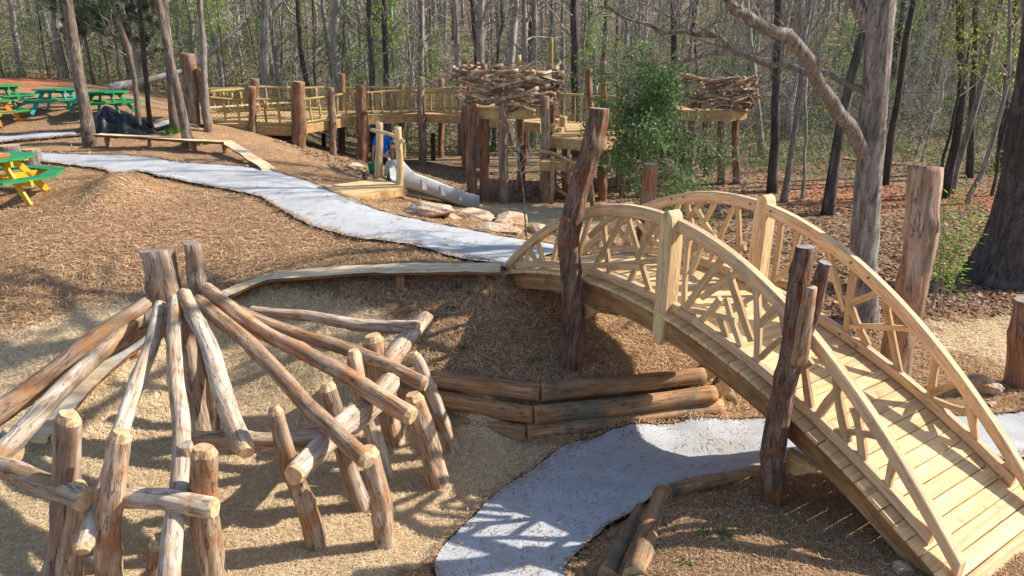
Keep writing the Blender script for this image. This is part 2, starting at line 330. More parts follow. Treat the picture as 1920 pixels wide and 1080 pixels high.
def gravelmat():
    m, nt, b = new_mat('gravel', .95, .1)
    tc = N(nt, 'ShaderNodeTexCoord'); o = tc.outputs['Object']
    n1 = noise(nt, o, 60, 4, .7); n2 = noise(nt, o, 3.2, 6, .6); n3 = noise(nt, o, .8, 4, .5)
    vo = N(nt, 'ShaderNodeTexVoronoi'); vo.inputs['Scale'].default_value = 70; nt.links.new(o, vo.inputs[0])
    c = ramp(nt, n1, [(.3, (.25, .262, .28)), (.48, (.445, .458, .478)), (.7, (.58, .588, .60))])
    c = mix(nt, ramp(nt, n2, [(.45, (0, 0, 0)), (.7, (.6, .6, .6))]), c, (.36, .33, .29))
    n4 = noise(nt, o, 9, 7, .68, .5); c = mix(nt, ramp(nt, n4, [(.36, (.25, .25, .25)), (.5, (0, 0, 0))]), c, (.36, .355, .345))
    sp = noise(nt, o, 34, 3, .6); c = mix(nt, ramp(nt, sp, [(.62, (0, 0, 0)), (.70, (.8, .8, .8))]), c, (.15, .12, .095))
    c = mix(nt, ramp(nt, n3, [(.5, (0, 0, 0)), (.7, (.35, .35, .35))]), c, (.38, .35, .31))
    nt.links.new(c, b.inputs['Base Color']); hm = N(nt, 'ShaderNodeMath', operation='MULTIPLY_ADD', i_1=.5); nt.links.new(n4, hm.inputs[0]); nt.links.new(vo.outputs[0], hm.inputs[2]); bump(nt, b, hm.outputs[0], .35, .008)
gravelmat()

# ---------------------------------------------------------------- terrain
CP = []                                             # control points x, y, z
def cp(u, v, z): p = Zp(u, v, z); CP.append((p.x, p.y, z))
for a in [(720, 1025, 0), (585, 1025, 0), (375, 850, 0), (60, 1070, 0), (0, 900, .02), (845, 850, 0), (700, 800, .03), (560, 765, .12), (400, 730, .16), (250, 820, .02), (150, 950, 0), (480, 900, 0),
          (987, 822, 0), (900, 850, 0), (1140, 835, 0), (1440, 820, 0), (1900, 800, .02), (1650, 810, 0), (950, 1060, 0), (1060, 1000, 0), (1150, 930, 0), (1300, 850, 0), (1120, 1075, .02),
          (600, 640, .66), (700, 640, .68), (740, 600, .84), (640, 560, 1.02), (500, 620, .64), (420, 660, .40), (600, 700, .42), (500, 690, .38), (700, 700, .45), (620, 745, .2),
          (720, 508, 1.28), (620, 510, 1.25), (820, 507, 1.3), (510, 524, 1.14), (560, 518, 1.18), (420, 556, .94), (360, 588, .83), (290, 626, .69), (220, 676, .55), (170, 718, .42), (65, 832, .12), (720, 530, 1.17), (560, 540, 1.08), (820, 530, 1.16), (230, 590, .62), (120, 640, .5), (30, 690, .36),
          (930, 518, 1.27), (860, 522, 1.22), (860, 480, 1.22), (800, 440, 1.25), (600, 470, 1.1), (300, 470, 1.08), (100, 500, 1.0), (0, 580, .68), (0, 450, 1.12), (30, 380, 1.27), (400, 400, 1.22), (120, 330, 1.42),
          (150, 380, 1.3), (222, 355, 1.56), (300, 385, 1.27), (640, 410, 1.22), (700, 420, 1.2), (900, 465, 1.22), (960, 470, 1.25), (1020, 475, 1.22),
          (480, 335, 1.36), (300, 310, 1.5), (100, 298, 1.62), (0, 292, 1.66), (640, 372, 1.25), (560, 345, 1.3),
          (330, 272, 1.78), (170, 272, 1.76), (0, 268, 1.8), (300, 242, 2.02), (230, 246, 2.0), (80, 255, 1.95), (420, 262, 1.75), (470, 290, 1.55),
          (310, 222, 2.32), (0, 220, 2.3), (120, 228, 2.2), (220, 225, 2.25), (390, 235, 2.02), (360, 236, 2.04),
          (60, 168, 2.95), (160, 176, 2.8), (0, 148, 3.25), (100, 145, 3.2), (140, 152, 3.05), (240, 190, 2.6), (290, 215, 2.35),
          (450, 250, 1.82), (520, 315, 1.42), (540, 262, 1.3), (620, 320, 1.2), (600, 290, .95), (680, 338, 1.08), (640, 300, .6), (690, 325, .85), (600, 345, 1.25), (640, 358, 1.17), (720, 368, 1.12), (765, 372, .95),
          (725, 360, .55), (740, 335, .25), (800, 330, .1), (780, 350, .2), (840, 372, .3), (890, 383, .22), (1000, 386, .2), (700, 300, 0), (800, 290, 0), (650, 285, 0), (1000, 300, 0), (1200, 360, .15), (1380, 356, .15), (950, 405, .28), (1100, 400, .2), (1050, 425, .4),
          (800, 400, .95), (880, 420, .95), (960, 440, .9), (840, 395, .6), (920, 415, .55), (1010, 445, .8), (750, 395, 1.05),
          (1500, 380, .15), (1600, 430, .15), (1615, 600, .22), (1880, 520, .25), (1900, 640, .15), (1750, 600, .16), (1850, 720, .1), (1500, 330, .2), (1800, 380, .2), (1920, 400, .3), (1450, 480, .3), (1300, 440, .3), (1560, 520, .22), (1700, 700, .12), (1480, 600, .3),
          (1075, 690, .55), (1012, 722, .52), (1150, 705, .5), (1300, 688, .46), (900, 708, .55), (800, 700, .48), (1000, 600, .8), (900, 600, .88), (1180, 620, .6), (1330, 640, .36), (1400, 700, .16), (1400, 760, .04), (820, 620, .8), (1150, 560, .75),
          (1458, 942, .4), (1250, 935, .37), (1300, 1060, .38), (1210, 1075, .37), (1500, 1000, .42), (1650, 1060, .42), (1440, 884, .12), (1700, 900, .3), (1550, 880, .22), (1800, 950, .36)]: cp(*a)
for x, y, z in [(-6, 2, 0), (0, 2, 0), (4, 3.2, .4), (5.2, 4, .36), (8, 4, .3), (-12, 4, .1), (-14, 9, .9), (12, 6, .2), (14, 12, .3), (3.6, 4.6, .4), (1.1, 3, .38), (2, 2, .4),
                (-20, 16, 1.6), (-24, 24, 2.6), (-27, 38, 2.7), (-18, 38, 2.0), (-10, 34, 1.2), (-10, 30, 1.3), (-4, 34, -.2), (2, 30, -.1), (8, 34, .1), (16, 24, .3), (20, 36, .6), (30, 20, .6), (0, 45, .2), (-20, 48, 3.2), (20, 50, 1.2),
                (-12, 28, 1.9), (-40, 30, 4), (-45, 60, 5), (0, 62, 1.8), (40, 60, 3), (0, 85, 6.5), (-40, 90, 8), (40, 85, 7), (60, 20, 1), (-60, 20, 3), (0, 120, 14), (-60, 120, 15), (60, 120, 14), (0, 170, 22), (120, 170, 20), (-120, 170, 22),
                (120, 60, 5), (-120, 60, 8), (120, -20, 2), (-120, -20, 2), (0, -20, 0), (40, -20, .5), (-40, -20, .5)]: CP.append((x, y, z))
for row, z in (([(820, 805, 0), (987, 826, 0), (1110, 812, 0), (1240, 797, 0), (1358, 780, 0)], .0), ([(800, 696, .5), (900, 708, .5), (1013, 718, .5), (1120, 706, .5), (1220, 697, .48), (1318, 688, .46)], None)):
    for q in row: cp(*q)
for q in ((1128, 1085, .03), (1195, 955, .03), (1160, 1010, .03), (1215, 1085, .34), (1235, 1010, .34), (1262, 940, .34), (1330, 902, .06), (1330, 930, .3), (1420, 905, .3)): cp(*q)
CP = np.array(CP)
def rbf(P, Q):
    return np.sqrt(((P[:, None, :]-Q[None, :, :])**2).sum(-1)+.012)
nC = len(CP); Km = np.zeros((nC+3, nC+3)); Km[:nC, :nC] = rbf(CP[:, :2], CP[:, :2])-np.eye(nC)*.02
Km[:nC, nC] = 1; Km[:nC, nC+1:] = CP[:, :2]; Km[nC:, :nC] = Km[:nC, nC:].T
RW = np.linalg.solve(Km, np.concatenate([CP[:, 2], np.zeros(3)]))
def smooth_noise(x, y, seed, lam):
    rs = np.random.RandomState(seed); z = 0
    for _ in range(5):
        a, p = rs.uniform(0, 6.28, 2); k = 2*np.pi/(lam*rs.uniform(.7, 1.5)); z = z+np.sin((x*np.cos(a)+y*np.sin(a))*k+p)
    return z/5
def lines(dense, lo, hi, step, grow=1.13):
    L = list(np.arange(dense[0], dense[1]+1e-6, step)); s = step; x = L[-1]
    while x < hi: s = min(s*grow, 4); x += s; L.append(x)
    s = step; x = L[0]
    while x > lo: s = min(s*grow, 4); x -= s; L.insert(0, x)
    return np.array(L)
GX = lines((-13, 11), -120, 120, .1); GY = lines((3.2, 21), -15, 170, .1, 1.06)
XX, YY = np.meshgrid(GX, GY); pts = np.column_stack([XX.ravel(), YY.ravel()])
ZZ = np.zeros(len(pts))
for i in range(0, len(pts), 8000):
    q = pts[i:i+8000]; ZZ[i:i+8000] = rbf(q, CP[:, :2]) @ RW[:nC]+RW[nC]+q @ RW[nC+1:]
ZZ += .018*smooth_noise(pts[:, 0], pts[:, 1], 1, .8)+.012*smooth_noise(pts[:, 0], pts[:, 1], 2, .33)
ZZ = ZZ.reshape(XX.shape)
# heap of dark mulch on the left slope
hp = Zp(225, 352, 1.5); ZZ += .34*np.exp(-(((XX-hp.x)/1.0)**2+((YY-hp.y)/1.1)**2))
def Hn(x, y):
    x = np.asarray(x, float); y = np.asarray(y, float)
    i = np.clip(np.searchsorted(GX, x)-1, 0, len(GX)-2); j = np.clip(np.searchsorted(GY, y)-1, 0, len(GY)-2)
    fx = np.clip((x-GX[i])/(GX[i+1]-GX[i]), 0, 1); fy = np.clip((y-GY[j])/(GY[j+1]-GY[j]), 0, 1)
    return (ZZ[j, i]*(1-fx)+ZZ[j, i+1]*fx)*(1-fy)+(ZZ[j+1, i]*(1-fx)+ZZ[j+1, i+1]*fx)*fy
def H(x, y): return float(Hn(x, y))
def G(u, v):
    r = ray(u, v); t = 3.0; dt = .05
    while t < 160:
        if ZC+r.z*t < H(r.x*t, r.y*t): break
        t += dt; dt = .05 if t < 30 else .3
    lo, hi = t-dt, t
    for _ in range(12):
        m = (lo+hi)/2
        if ZC+r.z*m < H(r.x*m, r.y*m): hi = m
        else: lo = m
    p = r*hi; return Vector((p.x, p.y, H(p.x, p.y)))
def poly_mask(px, soft, xy=False):
    P = np.array([(G(u, v).x, G(u, v).y) for u, v in px]) if not xy else np.array(px)
    x, y = pts[:, 0], pts[:, 1]; inside = np.zeros(len(pts), bool); d = np.full(len(pts), 1e9)
    for k in range(len(P)):
        a, b = P[k], P[(k+1) % len(P)]
        c = ((a[1] > y) != (b[1] > y)) & (x < (b[0]-a[0])*(y-a[1])/(b[1]-a[1]+1e-12)+a[0]); inside ^= c
        ab = b-a; t = np.clip(((x-a[0])*ab[0]+(y-a[1])*ab[1])/(ab@ab+1e-9), 0, 1)
        d = np.minimum(d, np.hypot(a[0]+t*ab[0]-x, a[1]+t*ab[1]-y))
    s = np.where(inside, d, -d)+soft*.7*smooth_noise(x, y, 5, .9)+soft*.5*smooth_noise(x, y, 6, .35)
    return np.clip(.5+s/(2*soft), 0, 1)
zone = np.zeros((len(pts), 4)); zone[:, 3] = 1
PIT = [(-120, 660), (60, 610), (160, 570), (290, 556), (420, 556), (520, 545), (610, 560), (700, 590), (745, 640), (790, 715), (845, 800), (985, 815), (1060, 845), (973, 900), (927, 933), (857, 1000), (780, 1085), (300, 1240), (-300, 1200), (-300, 800)]
pit_mask = poly_mask(PIT, .25)
zone[:, 0] = np.maximum.reduce([pit_mask, poly_mask([(850, 388), (900, 380), (1190, 380), (1230, 420), (1080, 450), (1010, 425), (930, 402)], .3)*.9, poly_mask([(1745, 610), (1920, 592), (2100, 590), (2100, 720), (1900, 690), (1770, 660)], .25)])
red = np.maximum.reduce([poly_mask([(-60, 137), (110, 139), (160, 149), (130, 161), (60, 166), (0, 170), (-60, 172)], .6), poly_mask([(1470, 352), (1560, 345), (1700, 352), (1930, 362), (1930, 385), (1780, 390), (1650, 400), (1500, 392)], .5)*.85])
wood_mask = np.clip((pts[:, 1]-21.5-np.where(pts[:, 0] < -8, 8, 0))/3, 0, 1)
wood_mask = np.maximum(wood_mask, poly_mask([(560, 285), (660, 325), (720, 345), (880, 380), (1230, 382), (1180, 440), (1480, 520), (1600, 640), (1760, 600), (2000, 580), (2600, 500), (2600, 240), (560, 240)], .4)*.8)
zone[:, 1] = red; zone[:, 2] = wood_mask
F = []
ny, nx = XX.shape
idx = np.arange(ny*nx).reshape(ny, nx)
fq = np.stack([idx[:-1, :-1], idx[:-1, 1:], idx[1:, 1:], idx[1:, :-1]], -1).reshape(-1, 4)
gm = bpy.data.meshes.new('ground'); gm.vertices.add(ny*nx); gm.vertices.foreach_set('co', np.column_stack([pts, ZZ.ravel()]).astype(np.float32).ravel())
gm.loops.add(fq.size); gm.loops.foreach_set('vertex_index', fq.astype(np.int32).ravel())
gm.polygons.add(len(fq)); gm.polygons.foreach_set('loop_start', np.arange(0, fq.size, 4, dtype=np.int32)); gm.update(calc_edges=True)
gm.polygons.foreach_set('use_smooth', np.ones(len(fq), bool))
ca = gm.color_attributes.new('zone', 'FLOAT_COLOR', 'POINT'); ca.data.foreach_set('color', zone.astype(np.float32).ravel())
gm.materials.append(M['ground_cover'])
ground = link(bpy.data.objects.new('ground', gm)); ground['kind'] = 'structure'

# ---------------------------------------------------------------- gravel paths with black edging
def resample(P, n):
    P = np.array(P, float); d = np.concatenate([[0], np.cumsum(np.linalg.norm(np.diff(P, axis=0), axis=1))])
    t = np.linspace(0, d[-1], n); return np.column_stack([np.interp(t, d, P[:, k]) for k in range(P.shape[1])])
def smooth_line(P, it=2):
    P = [np.array(p, float) for p in P]
    for _ in range(it):
        Q = [P[0]]
        for a, b in zip(P[:-1], P[1:]): Q += [a*.75+b*.25, a*.25+b*.75]
        P = Q+[P[-1]]
    return P
PATH_XY = []
def path(name, left, right, n, m=14, off=.03):
    A = resample(smooth_line([G(u, v)[:2] if not isinstance(u, str) else v for u, v in left]), n)
    B = resample(smooth_line([G(u, v)[:2] if not isinstance(u, str) else v for u, v in right]), n)
    V, F = [], []
    rr = random.Random(5)
    A += np.array([[rr.uniform(-.012, .012), rr.uniform(-.012, .012)] for _ in range(n)]); B += np.array([[rr.uniform(-.012, .012), rr.uniform(-.012, .012)] for _ in range(n)])
    for i in range(n):
        for j in range(m+1):
            p = A[i]+(B[i]-A[i])*j/m
            z = max(H(p[0], p[1]), H(p[0]+.07, p[1]), H(p[0]-.07, p[1]), H(p[0], p[1]+.07), H(p[0], p[1]-.07))
            V.append((p[0], p[1], z+off+.012*math.sin(math.pi*j/m)))
    for i in range(n-1):
        for j in range(m): F.append((i*(m+1)+j, i*(m+1)+j+1, (i+1)*(m+1)+j+1, (i+1)*(m+1)+j))
    o = ob(name, V, F, 'gravel', smooth=True); o['kind'] = 'structure'
    for side in (0, m):
        EV, EF = [], []
        pl = [Vector(V[i*(m+1)+side]) for i in range(n)]; sgn = -1 if side == 0 else 1
        for i, p in enumerate(pl):
            d = (pl[min(i+1, n-1)]-pl[max(i-1, 0)]); d.z = 0; d.normalize(); nn = Vector((-d.y, d.x, 0))
            if (Vector((*(A[i]-B[i]), 0)).dot(nn) > 0) != (side == 0): nn = -nn
            w = .009+.006*math.sin(i*.7)
            EV += [p+Vector((0, 0, -.12)), p+Vector((0, 0, .006+.008*math.sin(i*1.3))), p+nn*w+Vector((0, 0, .006+.008*math.sin(i*1.3))), p+nn*(w+.02)+Vector((0, 0, -.12))]
        for i in range(n-1):
            for k in range(3): EF.append((i*4+k, i*4+k+1, (i+1)*4+k+1, (i+1)*4+k))
        ob('edging', EV, EF, 'edging', o)
    PATH_XY.append((A, B))
    return o
path('upper_gravel_path', [(-120, 305), (0, 303), (86, 306), (169, 316), (207, 322), (272, 331), (337, 340), (400, 353), (447, 361), (493, 371), (533, 400), (583, 427), (640, 443), (690, 453), (773, 462), (823, 477), (857, 488), (920, 497), (950, 508)],
     [(-120, 287), (0, 286), (80, 288), (283, 295), (350, 308), (483, 316), (517, 322), (610, 353), (656, 374), (693, 390), (744, 406), (797, 418), (855, 429), (924, 443), (960, 450), (1040, 462), (1110, 480)], 150)
path('lower_gravel_path', [('x', (.2, 2.6)), (793, 1079), (857, 1001), (927, 933), (973, 900), (1040, 853), (1107, 827), (1140, 818), (1223, 803), (1280, 798), (1440, 784), (1600, 785), (1815, 785), (1920, 775), (2100, 760), (2300, 740)],
     [('x', (1.2, 2.6)), (1047, 1080), (1066, 1055), (1133, 993), (1193, 967), (1246, 925), (1330, 908), (1430, 884), (1600, 875), (1800, 870), (1920, 862), (2100, 840), (2300, 810)], 120)
path('far_gravel_path', [(-120, 275), (0, 270), (52, 265), (100, 262), (156, 256), (200, 250), (285, 244), (345, 240), (385, 238)],
     [(-120, 258), (0, 255), (78, 250), (161, 247), (230, 242), (285, 238), (345, 234), (380, 232)], 60, 6)

# ---------------------------------------------------------------- arched footbridge
BP = dict(cx=2.251, cy=7.203, cz=ZC-2.595, phi=-.9955, k=.080, w=.693, S=3.155, ov=.13, hb=.10, tilt=-.121, HT=.95)
BM = Matrix.Translation((BP['cx'], BP['cy'], 0)) @ Matrix.Rotation(BP['phi'], 4, 'Z')
def zd(s): return BP['cz']-BP['k']*s*s+BP['tilt']*s
def zr(s): return zd(s)+BP['hb']+(BP['HT']-BP['hb'])*max(0, 1-(s/BP['S'])**2)
def bpt(s, off, dz=0): return BM @ Vector((s, off, zd(s)+dz))
bridge = thing('footbridge', 'arched pale timber footbridge with stick lattice railings over the gravel path', 'bridge', bpt(0, 0, -1.65))
def arc(name, y0, y1, top, bot, s0, s1, n, mat, b=.008):
    V, F = [], []
    for i in range(n+1):
        s = s0+(s1-s0)*i/n; t, l = top(s), bot(s)
        V += [(s, y0+b, l), (s, y1-b, l), (s, y1, l+b), (s, y1, t-b), (s, y1-b, t), (s, y0+b, t), (s, y0, t-b), (s, y0, l+b)]
    for i in range(n):
        for k in range(8): F.append((i*8+k, i*8+(k+1) % 8, (i+1)*8+(k+1) % 8, (i+1)*8+k))
    F.append(tuple(range(7, -1, -1))); F.append(tuple(n*8+k for k in range(8)))
    o = ob(name, V, F, mat, bridge, BM)
    at_ = o.data.attributes.new('gc', 'FLOAT_VECTOR', 'POINT'); at_.data.foreach_set('vector', [c for v in V for c in (v[0]*1.12, v[1], v[2]-zd(v[0]) if 'beam' in name or 'bottom' in name else v[2]-zr(v[0]))])
    return o
rb = random.Random(11)
bmesh_ = mk_mesh('deck_board', *bbox_vf(1.70, .129, .038, .006), 'deck_pine')
s = -3.28; kb = 0
while s < 3.5:
    sl_ = math.atan(-2*BP['k']*s+BP['tilt'])
    m = BM @ Matrix.Translation((s, rb.uniform(-.008, .008), zd(s)-.019+rb.uniform(-.0015, .0015))) @ Matrix.Rotation(-sl_, 4, 'Y') @ Matrix.Rotation(math.pi/2+rb.uniform(-.004, .004), 4, 'Z')
    inst('deck_board', bmesh_, bridge, m); s += .1335*math.cos(sl_)
for sg in (-1, 1):
    y = sg*.74
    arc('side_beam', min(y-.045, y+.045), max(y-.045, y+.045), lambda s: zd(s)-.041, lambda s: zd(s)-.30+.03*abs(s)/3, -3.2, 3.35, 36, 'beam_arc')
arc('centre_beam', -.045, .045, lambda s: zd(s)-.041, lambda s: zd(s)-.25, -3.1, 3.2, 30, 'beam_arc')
W2 = BP['w']
def stick(p, q, t=.04, d=.03, off=0, name='lattice_stick'):
    """square sawn stick between (s,z) points in the rail plane at offset off"""
    a = Vector((p[0], off, p[1])); c = Vector((q[0], off, q[1])); L = (c-a).length
    R_ = random.Random(int(abs(p[0]*991+q[1]*77))+int(off*100)); V, F = [], []
    n = 4; bx = R_.uniform(-.02, .02)
    for i in range(n+1):
        z = L*i/n; w = t*(1+R_.uniform(-.14, .14))/2; h = d*(1+R_.uniform(-.12, .12))/2; o = bx*math.sin(math.pi*i/n); e = .006
        V += [(o-w+e, -h, z), (o+w-e, -h, z), (o+w, -h+e, z), (o+w, h-e, z), (o+w-e, h, z), (o-w+e, h, z), (o-w, h-e, z), (o-w, -h+e, z)]
    for i in range(n):
        for k in range(8): F.append((i*8+k, i*8+(k+1) % 8, (i+1)*8+(k+1) % 8, (i+1)*8+k))
    F.append(tuple(range(7, -1, -1))); F.append(tuple(n*8+k for k in range(8)))
    dz = (c-a).normalized(); ya = Vector((0, 1, 0)); xa = ya.cross(dz).normalized(); ya = dz.cross(xa)
    m = Matrix((xa, ya, dz)).transposed().to_4x4(); m.translation = a
    ob(name, V, F, 'stick_wood', bridge, BM @ m)
LAT = {  # (a0,t0,a1,t1): a from the mid post (0) to the bridge end (1), t from bottom rail (0) to hand rail (1)
 'rn': [(.06, 0, .06, 1), (.14, .42, .14, 1), (.06, .1, .25, 1), (.07, .1, .2, .27), (.26, 1, .36, .3), (.38, 0, .37, 1), (.38, .5, .47, 1), (.58, 0, .48, 1), (.39, .15, .6, .95), (.69, 0, .68, 1), (.69, .15, .76, .95), (.69, .02, .83, .85), (.84, 0, .8, .8), (.93, .1, .96, .9)],
 'ln': [(.045, .05, .04, 1), (.06, .5, .1, .95), (.05, 0, .2, 1), (.12, .3, .27, 1), (.13, .02, .2, .45), (.06, .03, .27, .32), (.22, .85, .34, .22), (.2, .22, .24, 0), (.37, 0, .33, 1), (.36, .5, .42, 1), (.51, 0, .43, 1), (.38, .1, .45, .62), (.47, 0, .55, .72), (.6, 0, .65, .85), (.7, .08, .63, 1), (.66, .02, .78, .9), (.83, 0, .83, 1)],
 'lf': [(.07, 0, .22, 1), (.18, 0, .06, 1), (.02, .5, .5, .02), (.4, .02, .23, 1), (.43, .6, .27, 1), (.52, 0, .43, 1), (.5, .4, .57, 1), (.68, 0, .62, 1), (.53, .1, .62, .7), (.9, 0, .86, 1), (.8, 0, .87, .95), (.95, 0, .93, .95), (.76, .05, .8, .9)],
 'rf': [(.05, 0, .09, 1), (.2, 0, .1, 1), (.03, .4, .4, .05), (.31, .05, .2, 1), (.36, .55, .26, 1), (.47, 0, .4, 1), (.45, .4, .55, 1), (.62, 0, .57, 1), (.5, .1, .66, .8), (.74, 0, .7, 1), (.8, 0, .88, .9), (.7, .1, .8, .95), (.93, 0, .92, .95)]}
for sg, nm in ((-1, 'l'), (1, 'r')):
    y = sg*W2
    for e, hn in ((1, 'n'), (-1, 'f')):
        s0, s1 = (.07, 3.16) if e > 0 else (-3.16, -.07)
        f = lambda s: zr(s)
        hr_ = arc('hand_rail', y-.05, y+.05, lambda s: zr(s)+.06, lambda s: zr(s)-.068-.012*abs(s)/3, s0, s1, 26, 'rail_arc', .012)
        br_ = arc('bottom_rail', y-.044, y+.044, lambda s: zd(s)+.118, lambda s: zd(s)+.018, s0 if e > 0 else -2.92, 2.92 if e > 0 else s1, 24, 'rail_arc', .01)
        for q, (a0, t0, a1, t1) in enumerate(LAT[nm+hn]+{'rn': [(.17, .02, .3, .75), (.46, .05, .36, .55)], 'ln': [(.3, .05, .22, .5), (.57, .05, .52, .8), (.75, .03, .7, .8)], 'lf': [(.3, 0, .36, 1), (.12, .3, .3, .1), (.58, .55, .7, .95)], 'rf': [(.26, .1, .36, .95), (.15, .3, .3, .85), (.55, .02, .48, .7)]}[nm+hn]):
            sa, sb = e*(.08+a0*2.95), e*(.08+a1*2.95)
            zA = lambda s, t: (zd(s)+.09)*(1-t)+(zr(s)-.03)*t
            stick((sa, zA(sa, t0)), (sb, zA(sb, t1)), rb.uniform(.054, .072), .048, y+rb.uniform(-.006, .006)+(.004 if q % 2 else -.004))
        for sb in (.14, 1.15, 1.35):
            V, F = [], []; tube(V, F, [Vector((e*sb, y-sg*.049, zr(e*sb)+.005)), Vector((e*sb, y-sg*.060, zr(e*sb)+.005))], [.016, .014], 10)
            ob('bolt', V, F, 'bolt_steel', hr_, BM)
            if sb > 1:
                V, F = [], []; tube(V, F, [Vector((e*sb, y-sg*.043, zd(e*sb)+.06)), Vector((e*sb, y-sg*.054, zd(e*sb)+.06))], [.015, .013], 10)
                ob('bolt', V, F, 'bolt_steel', br_, BM)
    # mid post: rounded head, pointed foot, clasping the beam
    prof = [(-.085, -.1), (-.088, .7), (-.078, .98), (-.06, 1.045), (-.03, 1.08), (0, 1.09), (.03, 1.08), (.06, 1.045), (.078, .98), (.088, .7), (.085, -.1), (.075, -.26), (.03, -.37), (-.03, -.37), (-.075, -.26)]
    y0, y1 = (y-.135, y+.045) if sg < 0 else (y-.045, y+.135)
    n = len(prof); V = []; F = []
    for yy, sc in ((y0, .92), (y0+.012, 1), (y1-.012, 1), (y1, .92)):
        V += [(px_*sc, yy, zd(0)+pz_*(1 if sc == 1 else .99)) for px_, pz_ in prof]
    for r in range(3):
        for k in range(n): F.append((r*n+k, r*n+(k+1) % n, (r+1)*n+(k+1) % n, (r+1)*n+k))
    F += [tuple(range(n-1, -1, -1)), tuple(3*n+k for k in range(n))]
    o = ob('mid_post', V, F, 'rail_wood_post' if 'rail_wood_post' in M else 'stick_wood', bridge, BM)
# log posts carrying the bridge, each with a short bracket under the beam
def bracket(s, sg):
    y0 = sg*.79; V = [(s-.07, y0, zd(s)-.29), (s+.22, y0, zd(s)-.32), (s+.22, y0, zd(s)-.36), (s+.04, y0, zd(s)-.50), (s-.07, y0, zd(s)-.50)]
    V += [(x, y0+sg*.07, z) for x, y, z in V]; n = 5
    F = [tuple(range(5)), tuple(range(9, 4, -1))]+[(k, k+5, (k+1) % 5+5, (k+1) % 5) for k in range(5)]
    ob('bracket', V, F, 'beam_wood', bridge, BM)
bracket(-1.22, -1); bracket(1.78, -1)
def gpost(name, label, ub, vb, ut, vt, wb, wt, dy=0, mats=('cedar', 'cut_grey'), Y=None, sink=.25, **kw):
    b = G(ub, vb) if Y is None else Yp(ub, vb, Y)
    t = Yp(ut, vt, b.y+dy)
    th = thing(name, label, 'log post', b)
    ax = (t-b).normalized()
    o = log('trunk', b-ax*sink, t, wb/2*pxm(b), wt/2*pxm(t), th, mats, **kw)
    return o, b, t
th, b, t = gpost('log_post', 'tall leaning reddish log post with a knot, beside the left railing of the bridge', 1073, 682, 1124, 203, 42, 35, 0, ('bark_post', 'cut_grey'), bend=.0, rough=.08, knots=9, sides=36, rings=60, ridge=.07, crook=.014, mid=(.56, Yp(1073, 412, G(1073, 682).y)))
V, F = [], []
kp = Yp(1060, 410, b.y-.06); tube(V, F, [kp+Vector((.08, .07, -.03)), kp+Vector((-.01, -.03, 0)), kp+Vector((-.035, -.05, .01))], [.09, .075, .05], 10); ob('knot', V, F, 'cedar', th, smooth=True)
th, b, t = gpost('log_post', 'forked grey log post at the near left railing of the bridge', 1458, 940, 1511, 462, 50, 36, .12, mats=('bark_post', 'cut_grey'), bend=.03, rough=.08, knots=7, sides=36, rings=60, ridge=.06, flare=.35)
fb = Yp(1500, 655, b.y+.08); ft = Yp(1548, 492, b.y-.05); log('fork', fb, ft, .065, .045, th, ('bark_post', 'cut_grey'), bend=.03, rough=.12, sides=22, ridge=.07)
fb = Yp(1496, 680, b.y-.02); ft = Yp(1521, 537, b.y-.12); log('stub', fb, ft, .062, .045, th, ('weathered', 'cut'), bend=.02, rough=.1)
pB = bpt(1.62, 1.02); pB.z = H(pB.x, pB.y)
th = thing('log_post', 'thick pale stripped log post behind the right railing of the bridge', 'log post', pB)
pt = Yp(1733, 312, pB.y+.55)
log('trunk', pB-Vector((0, 0, .3)), pt, .155, .16, th, ('cedar_grey', 'cut_grey'), bend=.02, rough=.08, knots=6, sides=36, rings=60, ridge=.05)
pB = bpt(-2.1, 1.05); pB.z = H(pB.x, pB.y)
th = thing('log_post', 'short sawn log post behind the far railing of the bridge', 'log post', pB)
log('trunk', pB-Vector((0, 0, .3)), Yp(1220, 307, pB.y), .115, .105, th, ('cedar', 'cut'), bend=.01, rough=.06)
gpost('log_post', 'reddish log post cut off by the right edge of the picture', 1915, 722, 1925, 560, 44, 40, 0)

# ---------------------------------------------------------------- log retaining walls
def wall(name, label, rows, r, mats=('landscape_log', 'cut'), lr=None):
    p = Zp(*rows[-1][1]); th = thing(name, label, 'retaining wall', (p.x, p.y, 0))
    for row in rows:
        pp = [Zp(*q) for q in row]
        for a, c in zip(pp[:-1], pp[1:]):
            d = (c-a).normalized()*.012
            log('wall_log', a+d, c-d, r, r*.96, th, mats, bend=.004, rough=.025, knots=1, sides=16, crook=.003, cham=.0)
    return th
wA = wall('log_retaining_wall', 'three course stained log retaining wall under the mound beside the bridge',
     [[(700, 694, .48), (1013, 736, .50), (1320, 704, .48)], [(745, 738, .29), (1000, 778, .30), (1341, 738, .285)], [(820, 790, .09), (987, 812, .09), (1354, 763, .09)]], .108)
for (u, v, z) in ((1322, 703, .48), (1343, 737, .285), (1356, 762, .09)):
    a = Zp(u, v, z)+Vector((.10, .10, 0)); log('wall_log', a, a+Vector((.25, .75, 0)), .1, .1, wA, ('landscape_log', 'cut'), bend=.004, rough=.03, knots=0)
wB = wall('log_retaining_wall', 'low greenish log retaining wall at the bottom beside the shaded path',
     [[(1190, 1085, .30), (1243, 926, .30)], [(1140, 1085, .10), (1209, 957, .10)]], .10)
a = Zp(1252, 924, .29); log('wall_log', a, Zp(1440, 886, .2), .085, .075, wB, ('landscape_log', 'cut'), bend=.005, rough=.03)

